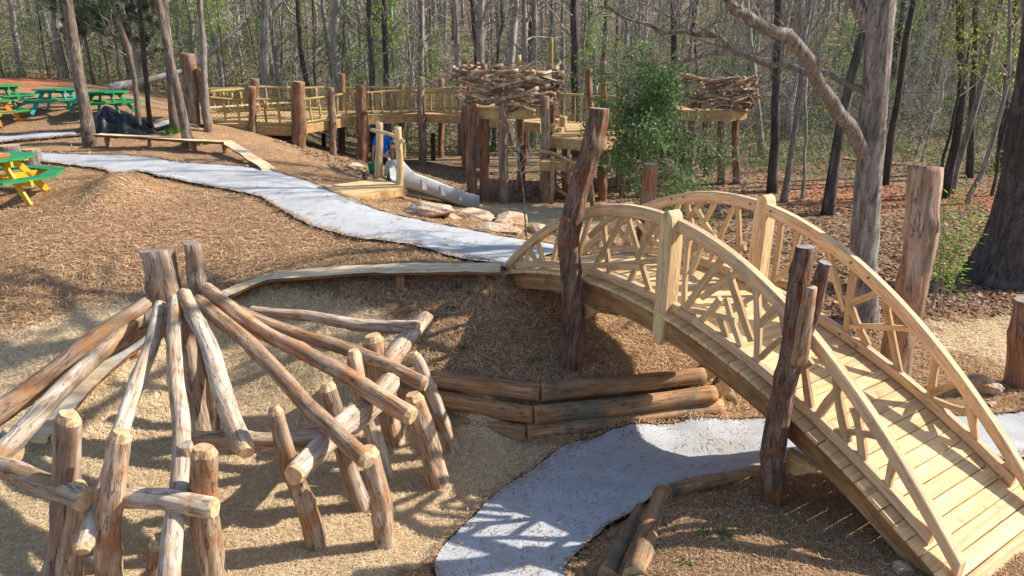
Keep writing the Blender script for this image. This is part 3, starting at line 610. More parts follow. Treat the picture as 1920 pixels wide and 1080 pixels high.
# ---------------------------------------------------------------- log climbing frame in the straw pit
cl = thing('log_climber', 'log climbing frame of weathered poles fanning out from a tall centre post', 'climbing frame', G(375, 840))
YC = G(376, 838).y
def cpole(name, p, q, wp, wq, mats=('weathered_pale', 'cut'), **kw):
    kw.setdefault('bend', .03); kw.setdefault('rough', .075); kw.setdefault('knots', 6); kw.setdefault('sides', 22); kw.setdefault('ridge', .022)
    return log(name, p, q, wp/2*pxm(p), wq/2*pxm(q), cl, mats, **kw)
def cpost(ub, vb, ut, vt, wb, wt, dy=0, off=None, **kw):
    b = G(ub, vb) if vb <= 1110 else Zp(ub, vb, 0)
    t = Yp(ut, vt, b.y+dy); ax = (t-b).normalized()
    kw.setdefault('top_cham', .07)
    return cpole('post', b-ax*.2, t, wb, wt, kw.pop('mats', ('weathered', 'cut')), **kw)
# centre posts
b = G(378, 838); t = Yp(293, 468, b.y+.25); cpole('centre_post', b-Vector((0, 0, .2)), t, 46, 58, ('cedar_grey', 'cut_grey'), rough=.1, bend=.02, knots=6)
b2 = b+Vector((.02, .2, 0)); t = Yp(361, 456, b.y+.3); cpole('centre_post', b2, t, 32, 32, ('cedar_grey', 'cut_grey'), rough=.09, bend=.02)
# radiating poles: top pixel, depth offset; foot pixel, height
for (ut, vt, dt), (ub, vb, zb), wt, wb, mt in [
    ((302, 572, -.22), (152, 1035, .62), 28, 36, 'weathered_pale'), ((330, 562, -.25), (317, 1105, .6), 28, 40, 'weathered_pale'), ((343, 548, -.2), (462, 850, 1.05), 24, 38, 'weathered_pale'),
    ((368, 562, -.1), (692, 868, 1.02), 26, 36, 'weathered'), ((384, 540, .08), (775, 782, 1.02), 26, 38, 'weathered'), ((400, 566, .25), (800, 722, .95), 24, 30, 'weathered'), ((470, 582, .55), (788, 614, 1.15), 20, 26, 'weathered_pale'),
    ((283, 560, -.05), (-40, 800, 1.0), 26, 42, 'weathered'), ((262, 592, -.1), (-30, 880, 1.0), 28, 42, 'weathered_pale'), ((285, 608, .1), (60, 740, .8), 22, 26, 'weathered')]:
    cpole('pole', Yp(ut, vt, YC+.12+dt), Zp(ub, vb, zb), wt, wb, (mt, 'cut'), cham=.02, top_cham=.05, bend=.014)
# ring of cross bars
for p, q, w1, w2 in [((-30, 872, .98), (162, 938, .95), 36, 42), ((185, 930, .92), (404, 954, .92), 36, 38), ((358, 820, 1.04), (612, 814, 1.02), 28, 30), ((380, 846, .86), (606, 838, .86), 20, 20), ((550, 893, .92), (704, 752, .95), 46, 42), ((652, 800, .92), (735, 712, 1.0), 40, 38), ((722, 700, .95), (797, 598, 1.1), 34, 36), ((-60, 800, 1.0), (30, 850, .97), 36, 38)]:
    cpole('cross_bar', Zp(*p), Zp(*q), w1, w2, cham=.03)
# posts of the ring
for a in [(90, 1100, 128, 775, 46, 44), (128, 1110, 150, 905, 46, 34), (208, 1110, 227, 808, 44, 39), (398, 1105, 380, 838, 46, 46), (286, 1150, 301, 1005, 44, 40), (592, 1022, 513, 760, 38, 30), (687, 950, 613, 716, 36, 31),
          (724, 890, 662, 656, 34, 29), (746, 828, 698, 628, 36, 36), (722, 1022, 691, 838, 36, 34), (826, 910, 773, 738, 40, 34), (850, 848, 774, 660, 27, 22)]:
    mt = 'weathered' if (a[0]*7) % 3 else 'cedar_grey'
    cpost(*a[:4], a[4], a[5], mats=(mt if a[0] not in (850, 724) else 'weathered_pale', 'cut'))
b = Zp(385, 985, .35); cpole('fork', b, Yp(347, 832, b.y-.02), 22, 26, ('weathered', 'cut_grey'), top_cham=.01)

# ---------------------------------------------------------------- split log benches
def bench(name, label, segs, w0_, thick, stumps, taper=1.0):
    p = Zp(*segs[0][0]); th = thing(name, label, 'bench', (p.x, p.y, H(p.x, p.y)))
    for si, pl in enumerate(segs):
        w = w0_*taper**si
        P = resample(smooth_line([Zp(*q) for q in pl], 2), 22); V, F, fm = [], [], []
        R_ = random.Random(si+3)
        for i, p in enumerate(P):
            d = P[min(i+1, 21)]-P[max(i-1, 0)]; nn = np.array([-d[1], d[0], 0]); nn /= np.linalg.norm(nn)
            ww = w/2*(1+.09*math.sin(i*.9+si)+R_.uniform(-.05, .05)); w1 = w/2*(1+.08*math.sin(i*.7+2)+R_.uniform(-.05, .05))
            for o_, z_ in ((-ww, 0), (-ww*.95, -thick*.6), (-ww*.5, -thick), (w1*.5, -thick), (w1*.95, -thick*.6), (w1, 0)):
                q = p+nn*o_; V.append((q[0], q[1], q[2]+z_+R_.uniform(-.006, .006)))
        for i in range(21):
            for k in range(6):
                F.append((i*6+k, i*6+(k+1) % 6, (i+1)*6+(k+1) % 6, (i+1)*6+k)); fm.append(0 if k == 5 else 1)
        F += [tuple(range(5, -1, -1)), tuple(21*6+k for k in range(6))]; fm += [0, 0]
        ob('seat_plank', V, F, ['bench_wood', 'bark_edge'], th, fm=fm)
    for q in stumps:
        p = Zp(*q); log('stump', Vector((p.x, p.y, H(p.x, p.y)-.1)), p-Vector((0, 0, thick*.8)), .075, .07, th, ('cedar', 'cut'), bend=0, knots=0)
bench('split_log_bench', 'long curved split log bench on stumps along the rim of the straw pit',
      [[(938, 502, 1.40), (820, 501, 1.40), (660, 504, 1.36), (512, 516, 1.24)], [(509, 517, 1.235), (455, 535, 1.12), (400, 560, 1.0), (330, 600, .86)], [(327, 601, .855), (250, 645, .72), (170, 710, .52), (72, 820, .28)]],
      .42, .075, [(905, 506, 1.38), (750, 508, 1.36), (520, 520, 1.22), (400, 562, .98), (250, 648, .7), (110, 785, .36)], .74)
bench('split_log_bench', 'straight split log bench beside the pine trunks and the upper gravel path',
      [[(182, 251, 2.1), (260, 255, 2.06), (340, 261, 2.0), (425, 265, 1.95)], [(422, 264, 1.945), (450, 280, 1.8), (480, 300, 1.62), (503, 314, 1.5)]], .34, .08, [(200, 254, 2.05), (280, 258, 2.0), (362, 264, 1.95), (420, 267, 1.9), (470, 296, 1.62)])

# ---------------------------------------------------------------- slide, its platform and gate
pf = thing('slide_platform', 'small pine plank platform at the head of the slide', 'platform', G(690, 352))
c0, c1, c2, c3 = Zp(607, 349, 1.29), Zp(713, 334, 1.29), Zp(760, 350, 1.29), Zp(654, 372, 1.29)
nb = 10
for i in range(nb):
    t0, t1 = i/nb+.004, (i+1)/nb-.004
    q = [c0.lerp(c3, t0), c1.lerp(c2, t0), c1.lerp(c2, t1), c0.lerp(c3, t1)]
    V = [p for p in q]+[p-Vector((0, 0, .04)) for p in q]
    ob('plank', V, [(0, 1, 2, 3), (7, 6, 5, 4)]+[(k, k+4, (k+1) % 4+4, (k+1) % 4) for k in range(4)], 'deck_pine', pf)
for a, c in ((c3, c2), (c1, c2)):
    d = (c-a).normalized(); V = [a-Vector((0, 0, .042)), c-Vector((0, 0, .042)), c-Vector((0, 0, .2)), a-Vector((0, 0, .2))]
    nn = Vector((-d.y, d.x, 0))*.04; V += [p+nn for p in V]
    ob('joist', V, [(0, 1, 2, 3), (7, 6, 5, 4)]+[(k, k+4, (k+1) % 4+4, (k+1) % 4) for k in range(4)], 'beam_wood', pf)
gt = thing('gate_frame', 'peeled log gateway of two posts and a crossbar above the slide', 'gateway', c1)
pA, pB_ = Zp(707, 333, 1.27), Zp(752, 348, 1.27)
log('post', pA-Vector((0, 0, .6)), Yp(711, 229, pA.y), .105, .09, gt, ('peeled', 'cut'), bend=.01)
log('post', pB_-Vector((0, 0, .7)), Yp(746, 238, pB_.y), .09, .085, gt, ('peeled', 'cut'), bend=.02)
log('crossbar', Yp(696, 243, pA.y-.08), Yp(757, 264, pB_.y-.08), .045, .04, gt, ('peeled', 'cut'), bend=.02)
sl0 = thing('slide', 'grey plastic slide running down the bank from the plank platform', 'slide', Zp(740, 345, 1.0))
A0, A1 = Zp(742, 341, 1.22), Zp(884, 385, .34)
dirn = (A1-A0); dh = Vector((dirn.x, dirn.y, 0)).normalized(); nn = Vector((-dh.y, dh.x, 0))
prof = [(-.40, .30), (-.385, .335), (-.34, .335), (-.31, .30), (-.29, .06), (-.2, 0), (.2, 0), (.29, .06), (.31, .30), (.34, .335), (.385, .335), (.40, .30), (.38, -.02), (.2, -.1), (-.2, -.1), (-.38, -.02)]
V, F = [], []; n = 16
for i in range(n+1):
    t = i/n; p = A0.lerp(A1, t); p.z = A0.z+(A1.z-A0.z)*(t*t*(3-2*t)*.35+t*.65); hs = 1+.75*max(0, 1-t*7)
    for a, h in prof: V.append(p+nn*a+Vector((0, 0, h*hs if h > .05 else h)))
m_ = len(prof)
for i in range(n):
    for k in range(m_): F.append((i*m_+k, (i+1)*m_+k, (i+1)*m_+(k+1) % m_, i*m_+(k+1) % m_))
ob('chute', V, F, 'slide_grey', sl0, smooth=True)
for i in range(1, 4):
    p = A0.lerp(A1, i/4.2)
    V = [p-nn*.40+dh*a+Vector((0, 0, h)) for a, h in ((-.03, .28), (.03, .27), (.12, -.0), (-.02, .02))]; V += [q-nn*.012 for q in V]
    ob('rib', V, [(3, 2, 1, 0), (4, 5, 6, 7)]+[(k, (k+1) % 4, (k+1) % 4+4, k+4) for k in range(4)], 'slide_grey', sl0)
V, F = [], []
for i in range(9):
    a = math.pi*i/8; q = A0-dh*.12+nn*(.36*math.cos(a))+Vector((0, 0, .1+.42*math.sin(a)))
    V += [q, q+dh*.3]
F = [(2*i, 2*i+1, 2*i+3, 2*i+2) for i in range(8)]
o = ob('hood', V, F, 'slide_grey', sl0, smooth=True); md = o.modifiers.new('s', 'SOLIDIFY'); md.thickness = .03

# ---------------------------------------------------------------- boulders
import bmesh
def boulder(label, u, v, w, h, dep=1.0, seed=0, name='boulder', cat='boulder', flatten=1.0, mat='rock', at=None):
    p = G(u, v) if at is None else at; k = pxm(p); bm = bmesh.new(); bmesh.ops.create_icosphere(bm, subdivisions=4, radius=1)
    R_ = np.random.RandomState(seed); nrm = R_.normal(size=(18, 3)); nrm /= np.linalg.norm(nrm, axis=1)[:, None]; off = R_.uniform(.5, .9, 18)
    ph = R_.uniform(0, 6.28, 12); fr = R_.uniform(2.5, 7, (12, 3))
    for vv in bm.verts:
        c = np.array(vv.co); 
        for j in range(18):
            d = c@nrm[j]
            if d > off[j]: c = c-nrm[j]*(d-off[j])*.97
        c = c*(1+.03*sum(math.sin(c@fr[j]*2+ph[j]) for j in range(6))/3+.02*sum(math.sin(c@fr[j]*7+ph[j]) for j in range(6, 12))/3+R_.normal(0, .006))
        vv.co = (c[0]*w*k*.56, c[1]*w*k*.56*dep, c[2]*h*k*.44*flatten)
    me = bpy.data.meshes.new(name); bm.to_mesh(me); bm.free(); me.materials.append(M[mat])
    o = inst(name, me, None, Matrix.Translation(p+Vector((0, w*k*.25*dep, h*k*.12))) @ Matrix.Rotation(R_.uniform(-.4, .4), 4, 'Z'))
    return tag(o, label, cat)
boulder('largest flat pale boulder below the slide, nearest the plank platform', 797, 408, 118, 46, .8, 3)
boulder('small rounded tan boulder at the right foot of the largest pale boulder', 842, 411, 44, 24, .9, 4)
boulder('flat grey boulder half buried behind the largest pale boulder', 848, 382, 70, 18, .9, 15)
boulder('reddish flat topped boulder in the middle of the boulder row', 890, 412, 100, 30, .8, 6)
boulder('smooth brown rounded boulder right of the middle of the boulder row', 962, 423, 92, 48, .8, 7)
boulder('long low buried boulder between the boulder row and the gravel path', 930, 437, 105, 26, .6, 8)
boulder('angular boulder with red underside near the far end of the bridge', 1006, 438, 46, 40, .9, 9)
boulder('small pale boulder touching the gravel path at the far bridge end', 992, 463, 40, 22, .9, 10)
boulder('reddish square boulder on the straw beyond the right bridge railing', 1842, 738, 76, 66, .9, 11)
boulder('fist sized pale stone in front of the reddish square boulder', 1860, 763, 24, 18, .9, 12, name='stone', cat='stone')
boulder('dark red stone under the near end of the bridge', 1695, 1075, 40, 34, .9, 13, name='stone', cat='stone')
for i, (u, v, w, h, lb) in enumerate([(640, 300, 26, 12, 'left'), (664, 312, 30, 13, 'middle'), (692, 330, 26, 18, 'rightmost reddish')]):
    boulder(lb+' stone of the row edging the bank left of the slide gateway', u, v, w, h, .8, 20+i, name='stone', cat='stone')

# ---------------------------------------------------------------- elevated walkway
wk = thing('elevated_walkway', 'raised timber walkway with rope net railings crossing behind the slide', 'walkway', G(673, 308))
FR = [Yp(398, 233, 23.4), Yp(550, 237, 24.2), Yp(664, 218, 26.4), Yp(785, 213, 27.4), Yp(868, 216, 26.6), Yp(1013, 231, 23.6)]
BK = [Yp(392, 214, 26.6), Yp(478, 208, 27.4), Yp(640, 207, 29.4), Yp(754, 206, 30.0), Yp(880, 207, 29.4), Yp(1052, 222, 25.6)]
def slab(name, A, B, Cc, D, th_, mat, parent):
    V = [A, B, Cc, D]; V += [p-Vector((0, 0, th_)) for p in V]
    return ob(name, V, [(0, 1, 2, 3), (7, 6, 5, 4)]+[(k, k+4, (k+1) % 4+4, (k+1) % 4) for k in range(4)], mat, parent)
UP = Vector((0, 0, 1)); net = []
def netting(a, b, h0, h1, dens=.13):
    L = (Vector((b.x-a.x, b.y-a.y, 0))).length; n = int(L/dens); H_ = h1-h0; t = .007
    d = (b-a)/L
    for i in range(-int(H_/dens), n+1):
        for sg in (1, -1):
            x0 = i*dens; x1 = x0+H_
            za, zb = (h0, h1) if sg > 0 else (h1, h0)
            f0, f1 = max(0, x0), min(L, x1)
            if f1-f0 < .05: continue
            p = a+d*f0+UP*(za+(zb-za)*(f0-x0)/H_); q = a+d*f1+UP*(za+(zb-za)*(f1-x0)/H_)
            e = Vector((d.y, -d.x, 0))*t; w = UP*t
            net.append([p-w, q-w, q+w, p+w]); net.append([p-e, q-e, q+e, p+e])
def rail_run(a, b, rh=.86, nbal=6, mat='walk_log'):
    log('hand_rail', a+UP*rh, b+UP*rh, .05, .045, wk, (mat, 'cut'), bend=.008, knots=1, sides=8)
    log('kick_rail', a+UP*.08, b+UP*.08, .045, .045, wk, (mat, 'cut'), bend=.005, knots=0, sides=8)
    for i in range(1, nbal):
        p = a.lerp(b, i/nbal); log('baluster', p+UP*.06, p+UP*(rh-.02), .04, .038, wk, (mat, 'cut'), bend=.01, knots=0, sides=8)
    netting(a, b, .1, rh)
for i in range(5):
    a, b, c, d = FR[i], FR[i+1], BK[i+1], BK[i]
    slab('deck', a, b, c, d, .05, 'walk_deck', wk)
    for p, q, in ((a, b), (d, c)):
        e = (q-p).normalized(); nn = Vector((-e.y, e.x, 0))*.05
        slab('side_beam', p-UP*.052, q-UP*.052, q-UP*.052+nn, p-UP*.052+nn, .27, 'beam_wood', wk)
    if i < 4: rail_run(a, b, .86, 7 if i else 6)
    rail_run(d, c, .9, 7)
log('rail_log', Yp(392, 172, 26.4), Yp(462, 166, 27.2), .06, .055, wk, ('walk_log', 'cut'), bend=.01)
for u in (405, 422, 438, 454): p = Yp(u, 203, 26.9); log('baluster', p, p+UP*.6, .06, .055, wk, ('walk_log', 'cut'), bend=0)
slab('bench_seat', Yp(352, 202, 23.2), Yp(352, 202, 23.6)+Vector((.1, 0, 0)), Yp(546, 190, 27), Yp(546, 190, 26.6), .06, 'bench_wood', wk)
def wpost(u, vt, vb, w, Y=None, mats=('cedar', 'cut'), parent=None, **kw):
    b = G(u, vb) if Y is None else Yp(u, vb, Y)
    b.z = min(b.z, H(b.x, b.y)); t = Yp(u+kw.pop('lean', 0), vt, b.y)
    return log('post', b-UP*.2, t, w/2*pxm(b), w/2*pxm(t)*.92, parent or wk, mats, bend=.01, rough=.07, knots=3, sides=12, **kw)
for a in [(472, 162, 243, 15, 23.7), (560, 153, 277, 24, 24.1, ('cedar', 'cut')), (551, 154, 255, 15, 24.3, ('cedar_grey', 'cut_grey')), (620, 164, 242, 13, 25.4, ('cedar_grey', 'cut_grey')), (677, 159, 309, 21, 26.2), (790, 144, 328, 15, 27.2, ('cedar_grey', 'cut')), (873, 113, 320, 14, 26.4),
          (478, 148, 230, 15, 27.3), (641, 138, 296, 14, 29.3), (755, 158, 300, 12, 29.9, ('walk_log', 'cut')), (828, 148, 300, 11, 29.8), (985, 150, 300, 13, 27.5), (1030, 140, 300, 13, 26)]:
    wpost(a[0], a[1], a[2], a[3], a[4], *(a[5:6]))
for u, Y in ((607, 28.6), (700, 29.3), (812, 29)): wpost(u, 250, 290, 9, Y, ('bark_dark', 'cut_grey'))
# tall entrance posts
e1 = G(365, 236); e2 = G(392, 240)
tp = thing('log_post', 'tall stripped cedar post at the left entrance of the raised walkway', 'log post', e1); log('trunk', e1-UP*.2, Yp(350, 100, e1.y), .19, .2, tp, ('cedar_grey', 'cut'), rough=.1, bend=.02)
tp = thing('log_post', 'crooked brown cedar post beside the bench of the raised walkway', 'log post', e2); log('trunk', e2-UP*.2, Yp(373, 128, e2.y), .14, .13, tp, ('cedar', 'cut_grey'), rough=.1, bend=.06)

# ---------------------------------------------------------------- nest towers
R7 = random.Random(7)
STK = []
for i in range(10): STK.append(log_mesh(1.0, .022, .016, ('nest_stick', 'cut'), bend=.012+.03*R7.random(), rough=.1, sides=6, knots=1, crook=.012))
PLK = [mk_mesh('split_plank', *bbox_vf(1.0, .085, .028, .006), 'nest_stick'), mk_mesh('split_plank', *bbox_vf(1.0, .12, .03, .006), 'bench_wood')]
def nest(parent, cx, cy, z0, z1, R, nst, seed):
    rr = random.Random(seed); tw = []
    for i in range(nst):
        a = rr.uniform(0, 2*math.pi); z = z0+(z1-z0)*(i/nst)**.9+rr.uniform(-.04, .04); r = R*(.98+.12*(z-z0)/(z1-z0)+rr.uniform(-.12, .07)); L = rr.uniform(.5, 1.35)
        p = Vector((cx+r*math.cos(a), cy+r*math.sin(a), z)); d = Vector((-math.sin(a), math.cos(a), rr.uniform(-.3, .3)+(.1 if z > z1-.2 else 0))) + Vector((math.cos(a), math.sin(a), 0))*rr.uniform(-.25, .18); d.normalize()
        sc = rr.uniform(.9, 3.3)
        if rr.random() < .34:
            me = PLK[rr.random() < .3]; q = d.to_track_quat('X', 'Z').to_matrix().to_4x4()
            inst('split_plank', me, parent, Matrix.Translation(p) @ q @ Matrix.Rotation(rr.uniform(-.9, 1.4), 4, 'X') @ Matrix.Diagonal((L, sc*.7, 1, 1)))
        else:
            inst('stick', rr.choice(STK), parent, frame(p-d*L/2, p+d*L/2, rr.random()*6) @ Matrix.Diagonal((sc, sc, L, 1)))
    V, F = [], []
    for i in range(260):
        a = rr.uniform(0, 2*math.pi); z = z0-.05+(z1-z0+.12)*rr.random(); r = R*rr.uniform(.86, 1.1); L = rr.uniform(.25, .8)
        p = Vector((cx+r*math.cos(a), cy+r*math.sin(a), z)); d = Vector((-math.sin(a)+rr.uniform(-.5, .5), math.cos(a)+rr.uniform(-.5, .5), rr.uniform(-.45, .45))).normalized(); e = Vector((rr.uniform(-1, 1), rr.uniform(-1, 1), rr.uniform(-1, 1)))*L*.12
        tube(V, F, [p-d*L/2, p+e, p+d*L/2], [.009, .008, .004], 4)
    o = ob('twig_tangle', V, F, 'nest_stick', parent); o['kind'] = 'stuff'
def tower(label, cx, cy, zt, R, posts, nz, seed, name='nest_tower'):
    th = thing(name, label, 'play tower', (cx, cy, H(cx, cy)))
    n = 8; ring = [Vector((cx+R*.98*math.cos(2*math.pi*(k+.5)/n), cy+R*.98*math.sin(2*math.pi*(k+.5)/n), zt)) for k in range(n)]
    V = ring+[p-UP*.05 for p in ring]
    ob('platform_deck', V, [tuple(range(n)), tuple(range(2*n-1, n-1, -1))]+[(k, k+n, (k+1) % n+n, (k+1) % n) for k in range(n)], 'walk_deck', th)
    for k in range(n):
        a, b = ring[k], ring[(k+1) % n]; c = Vector((cx, cy, zt)); ia = a+(c-a).normalized()*.06; ib = b+(c-b).normalized()*.06
        slab('rim_beam', a-UP*.053, b-UP*.053, ib-UP*.053, ia-UP*.053, .26, 'walk_deck', th)
    for (u, vt, vb, w, Y, mt) in posts: wpost(u, vt, vb, w, Y, (mt, 'cut'), th)
    nest(th, cx, cy, zt+.04, zt+nz, R*1.04, 150, seed)
    return th
c = Yp(953, 205, 20.6)
tower('nearer tower with a giant nest of sticks on cedar posts beside the walkway', c.x, 20.6, 2.82, 1.30,
      [(884, 195, 371, 19, 19.6, 'cedar'), (908, 208, 373, 20, 19.9, 'cedar'), (945, 150, 381, 17, 19.25, 'cedar_grey'), (1021, 180, 381, 18, 19.6, 'cedar_grey'), (978, 205, 340, 13, 21.6, 'cedar'), (972, 103, 330, 11, 21.8, 'walk_log'), (907, 120, 330, 14, 21.4, 'cedar'), (1036, 140, 335, 12, 21.6, 'cedar'), (1034, 72, 340, 9, 21.9, 'walk_log'), (880, 128, 340, 8, 21.0, 'cedar')], 1.05, 21)
c = Yp(1322, 205, 23.4)
tower('farther tower with a giant stick nest behind the holly tree', c.x, 23.4, 2.52, 1.38,
      [(1323, 222, 352, 11, 24.2, 'cedar'), (1352, 215, 358, 13, 22.6, 'cedar_grey'), (1381, 203, 358, 13, 22.6, 'cedar'), (1296, 215, 352, 12, 22.9, 'cedar'), (1280, 215, 345, 12, 24, 'cedar')], .95, 22)
# landing with log steps
ld = thing('timber_landing', 'pine plank landing with climbing logs right of the nearer nest tower', 'platform', G(1070, 372))
q = [Yp(1032, 254, 19.9), Yp(1108, 263, 18.9), Yp(1205, 246, 20.6), Yp(1165, 225, 24.0), Yp(1056, 220, 24.8)]
z_ = 1.98
q = [Vector((p.x, p.y, z_)) for p in q]; V = q+[p-UP*.06 for p in q]; n = 5
ob('deck', V, [tuple(range(n)), tuple(range(2*n-1, n-1, -1))]+[(k, k+n, (k+1) % n+n, (k+1) % n) for k in range(n)], 'walk_deck', ld)
for k in range(5):
    a, b = q[k]-UP*.063, q[(k+1) % 5]-UP*.063; e = (b-a).normalized(); nn = Vector((-e.y, e.x, 0))*.06
    slab('side_beam', a, b, b+nn, a+nn, .24, 'walk_deck', ld)
q2 = [Yp(1012, 288, 18.9), Yp(1108, 290, 18.6), Yp(1100, 276, 19.8), Yp(1030, 275, 20)]
q2 = [Vector((p.x, p.y, 1.42)) for p in q2]; slab('step_deck', *q2, .06, 'walk_deck', ld); slab('step_beam', q2[0]-UP*.062, q2[1]-UP*.062, q2[1]-UP*.062+Vector((0, .06, 0)), q2[0]-UP*.062+Vector((0, .06, 0)), .18, 'walk_deck', ld)
for u, vt, w, mt in ((1104, 128, 13, 'cedar'), (1132, 115, 12, 'cedar'), (1108, 180, 9, 'cedar'), (1160, 160, 10, 'cedar')): wpost(u, vt, 350, w, 21.5 if u != 1104 else 20.6, (mt, 'cut'), ld)
for u, vb in ((1025, 365), (1060, 360), (1130, 372), (1165, 365)): wpost(u, 262, vb, 11, 20.2, ('cedar', 'cut'), ld)
# rope net rail behind the landing
a, b = Vector((q[4].x, q[4].y, z_)), Vector((q[3].x, q[3].y, z_))
log('hand_rail', a+UP*.9, b+UP*.85, .045, .04, ld, ('walk_log', 'cut'), bend=.01, knots=0, sides=8)
for i in range(6): p = a.lerp(b, i/5); log('baluster', p, p+UP*.88, .035, .035, ld, ('walk_log', 'cut'), bend=.01, knots=0, sides=8)
netting(a, b, .05, .86)
P = np.array([[tuple(p) for p in f] for f in net], dtype=np.float32)
o = quads('rope_net', P, 'net_pale', wk); o.matrix_basis = Matrix.Identity(4)
# log step stools on the landing
for i, (u, v, w, h, lb) in enumerate([(1038, 248, 14, 15, 'leftmost of the log stools on the landing below the nearer nest'), (1050, 248, 14, 9, 'shortest front log stool on the landing below the nearer nest'), (1056, 243, 15, 24, 'tallest log stool on the landing below the nearer nest'), (1044, 236, 16, 12, 'log stool at the back of the group on the landing'), (1067, 278, 15, 9, 'lone log stool on the lower landing step')]):
    b = Zp(u, v, z_ if i < 4 else 1.42)
    tag(log('log_stool', b, b+UP*(h*pxm(b)), w/2*pxm(b), w/2*pxm(b), None, ('peeled', 'cut'), bend=0, knots=0), lb, 'stool', 'log stools on the landing')
# crooked branch ladder
la = thing('branch_ladder', 'crooked branch ladder leaning at the landing right of the nearer nest', 'ladder', G(1050, 385))
for (u0, v0, u1, v1) in ((1012, 283, 1080, 310), (1031, 316, 1100, 352), (1030, 345, 1085, 378), (1070, 318, 1088, 306)): log('rung', Yp(u0, v0, 18.9), Yp(u1, v1, 18.5), .045, .04, la, ('weathered', 'cut'), bend=.06, sides=8)
for u0, v0, u1, v1 in ((1068, 290, 1075, 385), (1036, 292, 1033, 382), (1105, 330, 1112, 388)): log('rail', Yp(u1, v1, 18.7), Yp(u0, v0, 18.7), .07, .06, la, ('weathered', 'cut'), bend=.04, sides=8)
for i, (u, v, w, h, lb) in enumerate([(1130, 368, 17, 58, 'short red cedar stub post below the landing')]):
    b = G(u, v+8); tag(log('log_stub', b-UP*.1, Yp(u, v-h, b.y), w/2*pxm(b), w/2*pxm(b), None, ('cedar', 'cut'), knots=2), lb, 'log post')

# ---------------------------------------------------------------- picnic tables
def table(u, v, label, frame_mat, rot=0, sc=1.0, at=None):
    p = G(u, v) if at is None else at; th = thing('picnic_table', label, 'picnic table', p, 'octagonal picnic tables on the slope')
    m = Matrix.Translation(p) @ Matrix.Rotation(rot, 4, 'Z') @ Matrix.Scale(sc, 4); n = 8
    oc = lambda r, k: (r*math.cos(2*math.pi*(k+.5)/n), r*math.sin(2*math.pi*(k+.5)/n))
    # table top: planks clipped by the octagon
    Rt = .66; ap = Rt*math.cos(math.pi/8); npk = 7
    for i in range(npk):
        y0 = -ap+2*ap*i/npk+.004; y1 = -ap+2*ap*(i+1)/npk-.004
        def ext(y):
            h = Rt*math.sin(math.pi/8); return ap if abs(y) <= h else ap-(abs(y)-h)
        ys = [y0]+[t for t in (-Rt*math.sin(math.pi/8), Rt*math.sin(math.pi/8)) if y0 < t < y1]+[y1]
        poly = [(ext(y), y) for y in ys]+[(-ext(y), y) for y in reversed(ys)]; k = len(poly)
        V = [(x, y, .755) for x, y in poly]+[(x, y, .715) for x, y in poly]
        ob('top_plank', V, [tuple(range(k)), tuple(range(2*k-1, k-1, -1))]+[(j, j+k, (j+1) % k+k, (j+1) % k) for j in range(k)], 'green_paint', th, m)
    for k in range(n):
        for r0, r1 in ((.80, .925), (.935, 1.06)):
            V = [(*oc(r0, k), .455), (*oc(r1, k), .455), (*oc(r1, k+1), .455), (*oc(r0, k+1), .455)]
            c = Vector((0, 0, 0))
            V = [Vector(q).lerp(sum((Vector(z) for z in V), Vector())/4, .006) for q in V]; V += [q-Vector((0, 0, .04)) for q in V]
            ob('seat_plank', V, [(0, 1, 2, 3), (7, 6, 5, 4)]+[(j, j+4, (j+1) % 4+4, (j+1) % 4) for j in range(4)], 'green_paint', th, m)
    def bar(a, b, w=.09, t=.04, nm='brace'):
        a, b = Vector(a), Vector(b); d = (b-a); L = d.length; q = d.to_track_quat('X', 'Z').to_matrix().to_4x4()
        V, F = bbox_vf(L, t, w, .005); ob(nm, V, F, frame_mat, th, m @ Matrix.Translation((a+b)/2) @ q)
    for k in range(4):
        a = math.pi/4+k*math.pi/2; c, s_ = math.cos(a), math.sin(a)
        bar((c*.35, s_*.35, .71), (c*.86, s_*.86, 0), .11, .045, 'leg')
        bar((c*.1, s_*.1, .38), (c*1.04, s_*1.04, .38), .1, .045, 'seat_support')
        bar((0, 0, .66), (c*.62, s_*.62, .66), .09, .045, 'top_support')
    return th
table(113, 211, 'green octagonal picnic table with turquoise legs on the far slope', 'teal_paint', .2)
table(205, 216, 'all green octagonal picnic table behind the black tarpaulin', 'green_paint', .1)
table(6, 204, 'all green octagonal picnic table at the far left edge', 'green_paint', .3)
table(-14, 236, 'green octagonal picnic table with orange legs cut by the left edge', 'orange_paint', .1)
pN = G(-2, 378)
table(0, 0, 'nearest octagonal picnic table, green with yellow legs', 'yellow_paint', .35, 1.25, at=pN)
# orange box on the near table with white bars of print
bx = thing('orange_box', 'orange box with white stripes lying on the nearest picnic table', 'box', pN+Vector((.2, -.05, .945)))
mb = Matrix.Translation(pN+Vector((.2, -.08, .945))) @ Matrix.Rotation(-.25, 4, 'Z')
V, F = bbox_vf(.42, .34, .06, .01); ct_ = ob('carton', V, F, 'orange_red', bx, mb @ Matrix.Translation((0, 0, .031)))
for k in range(3): V, F = bbox_vf(.24, .05, .004, .001); ob('stripe', V, F, 'white_paint', ct_, mb @ Matrix.Translation((-.02, -.1+.085*k, .064)))
b = G(22, 300); tag(log('log_stool', b-UP*.05, b+UP*.38, .27, .27, None, ('bark_oak', 'cut'), bend=0, knots=0, flare=.1), 'wide log stool behind the nearest picnic table, at the left edge', 'stool')
b = G(63, 306); tag(log('log_stool', b-UP*.05, b+UP*.36, .22, .2, None, ('bark_oak', 'cut'), bend=0, knots=0, flare=.1), 'pale topped log stool standing between the nearest picnic table and the gravel path', 'stool')
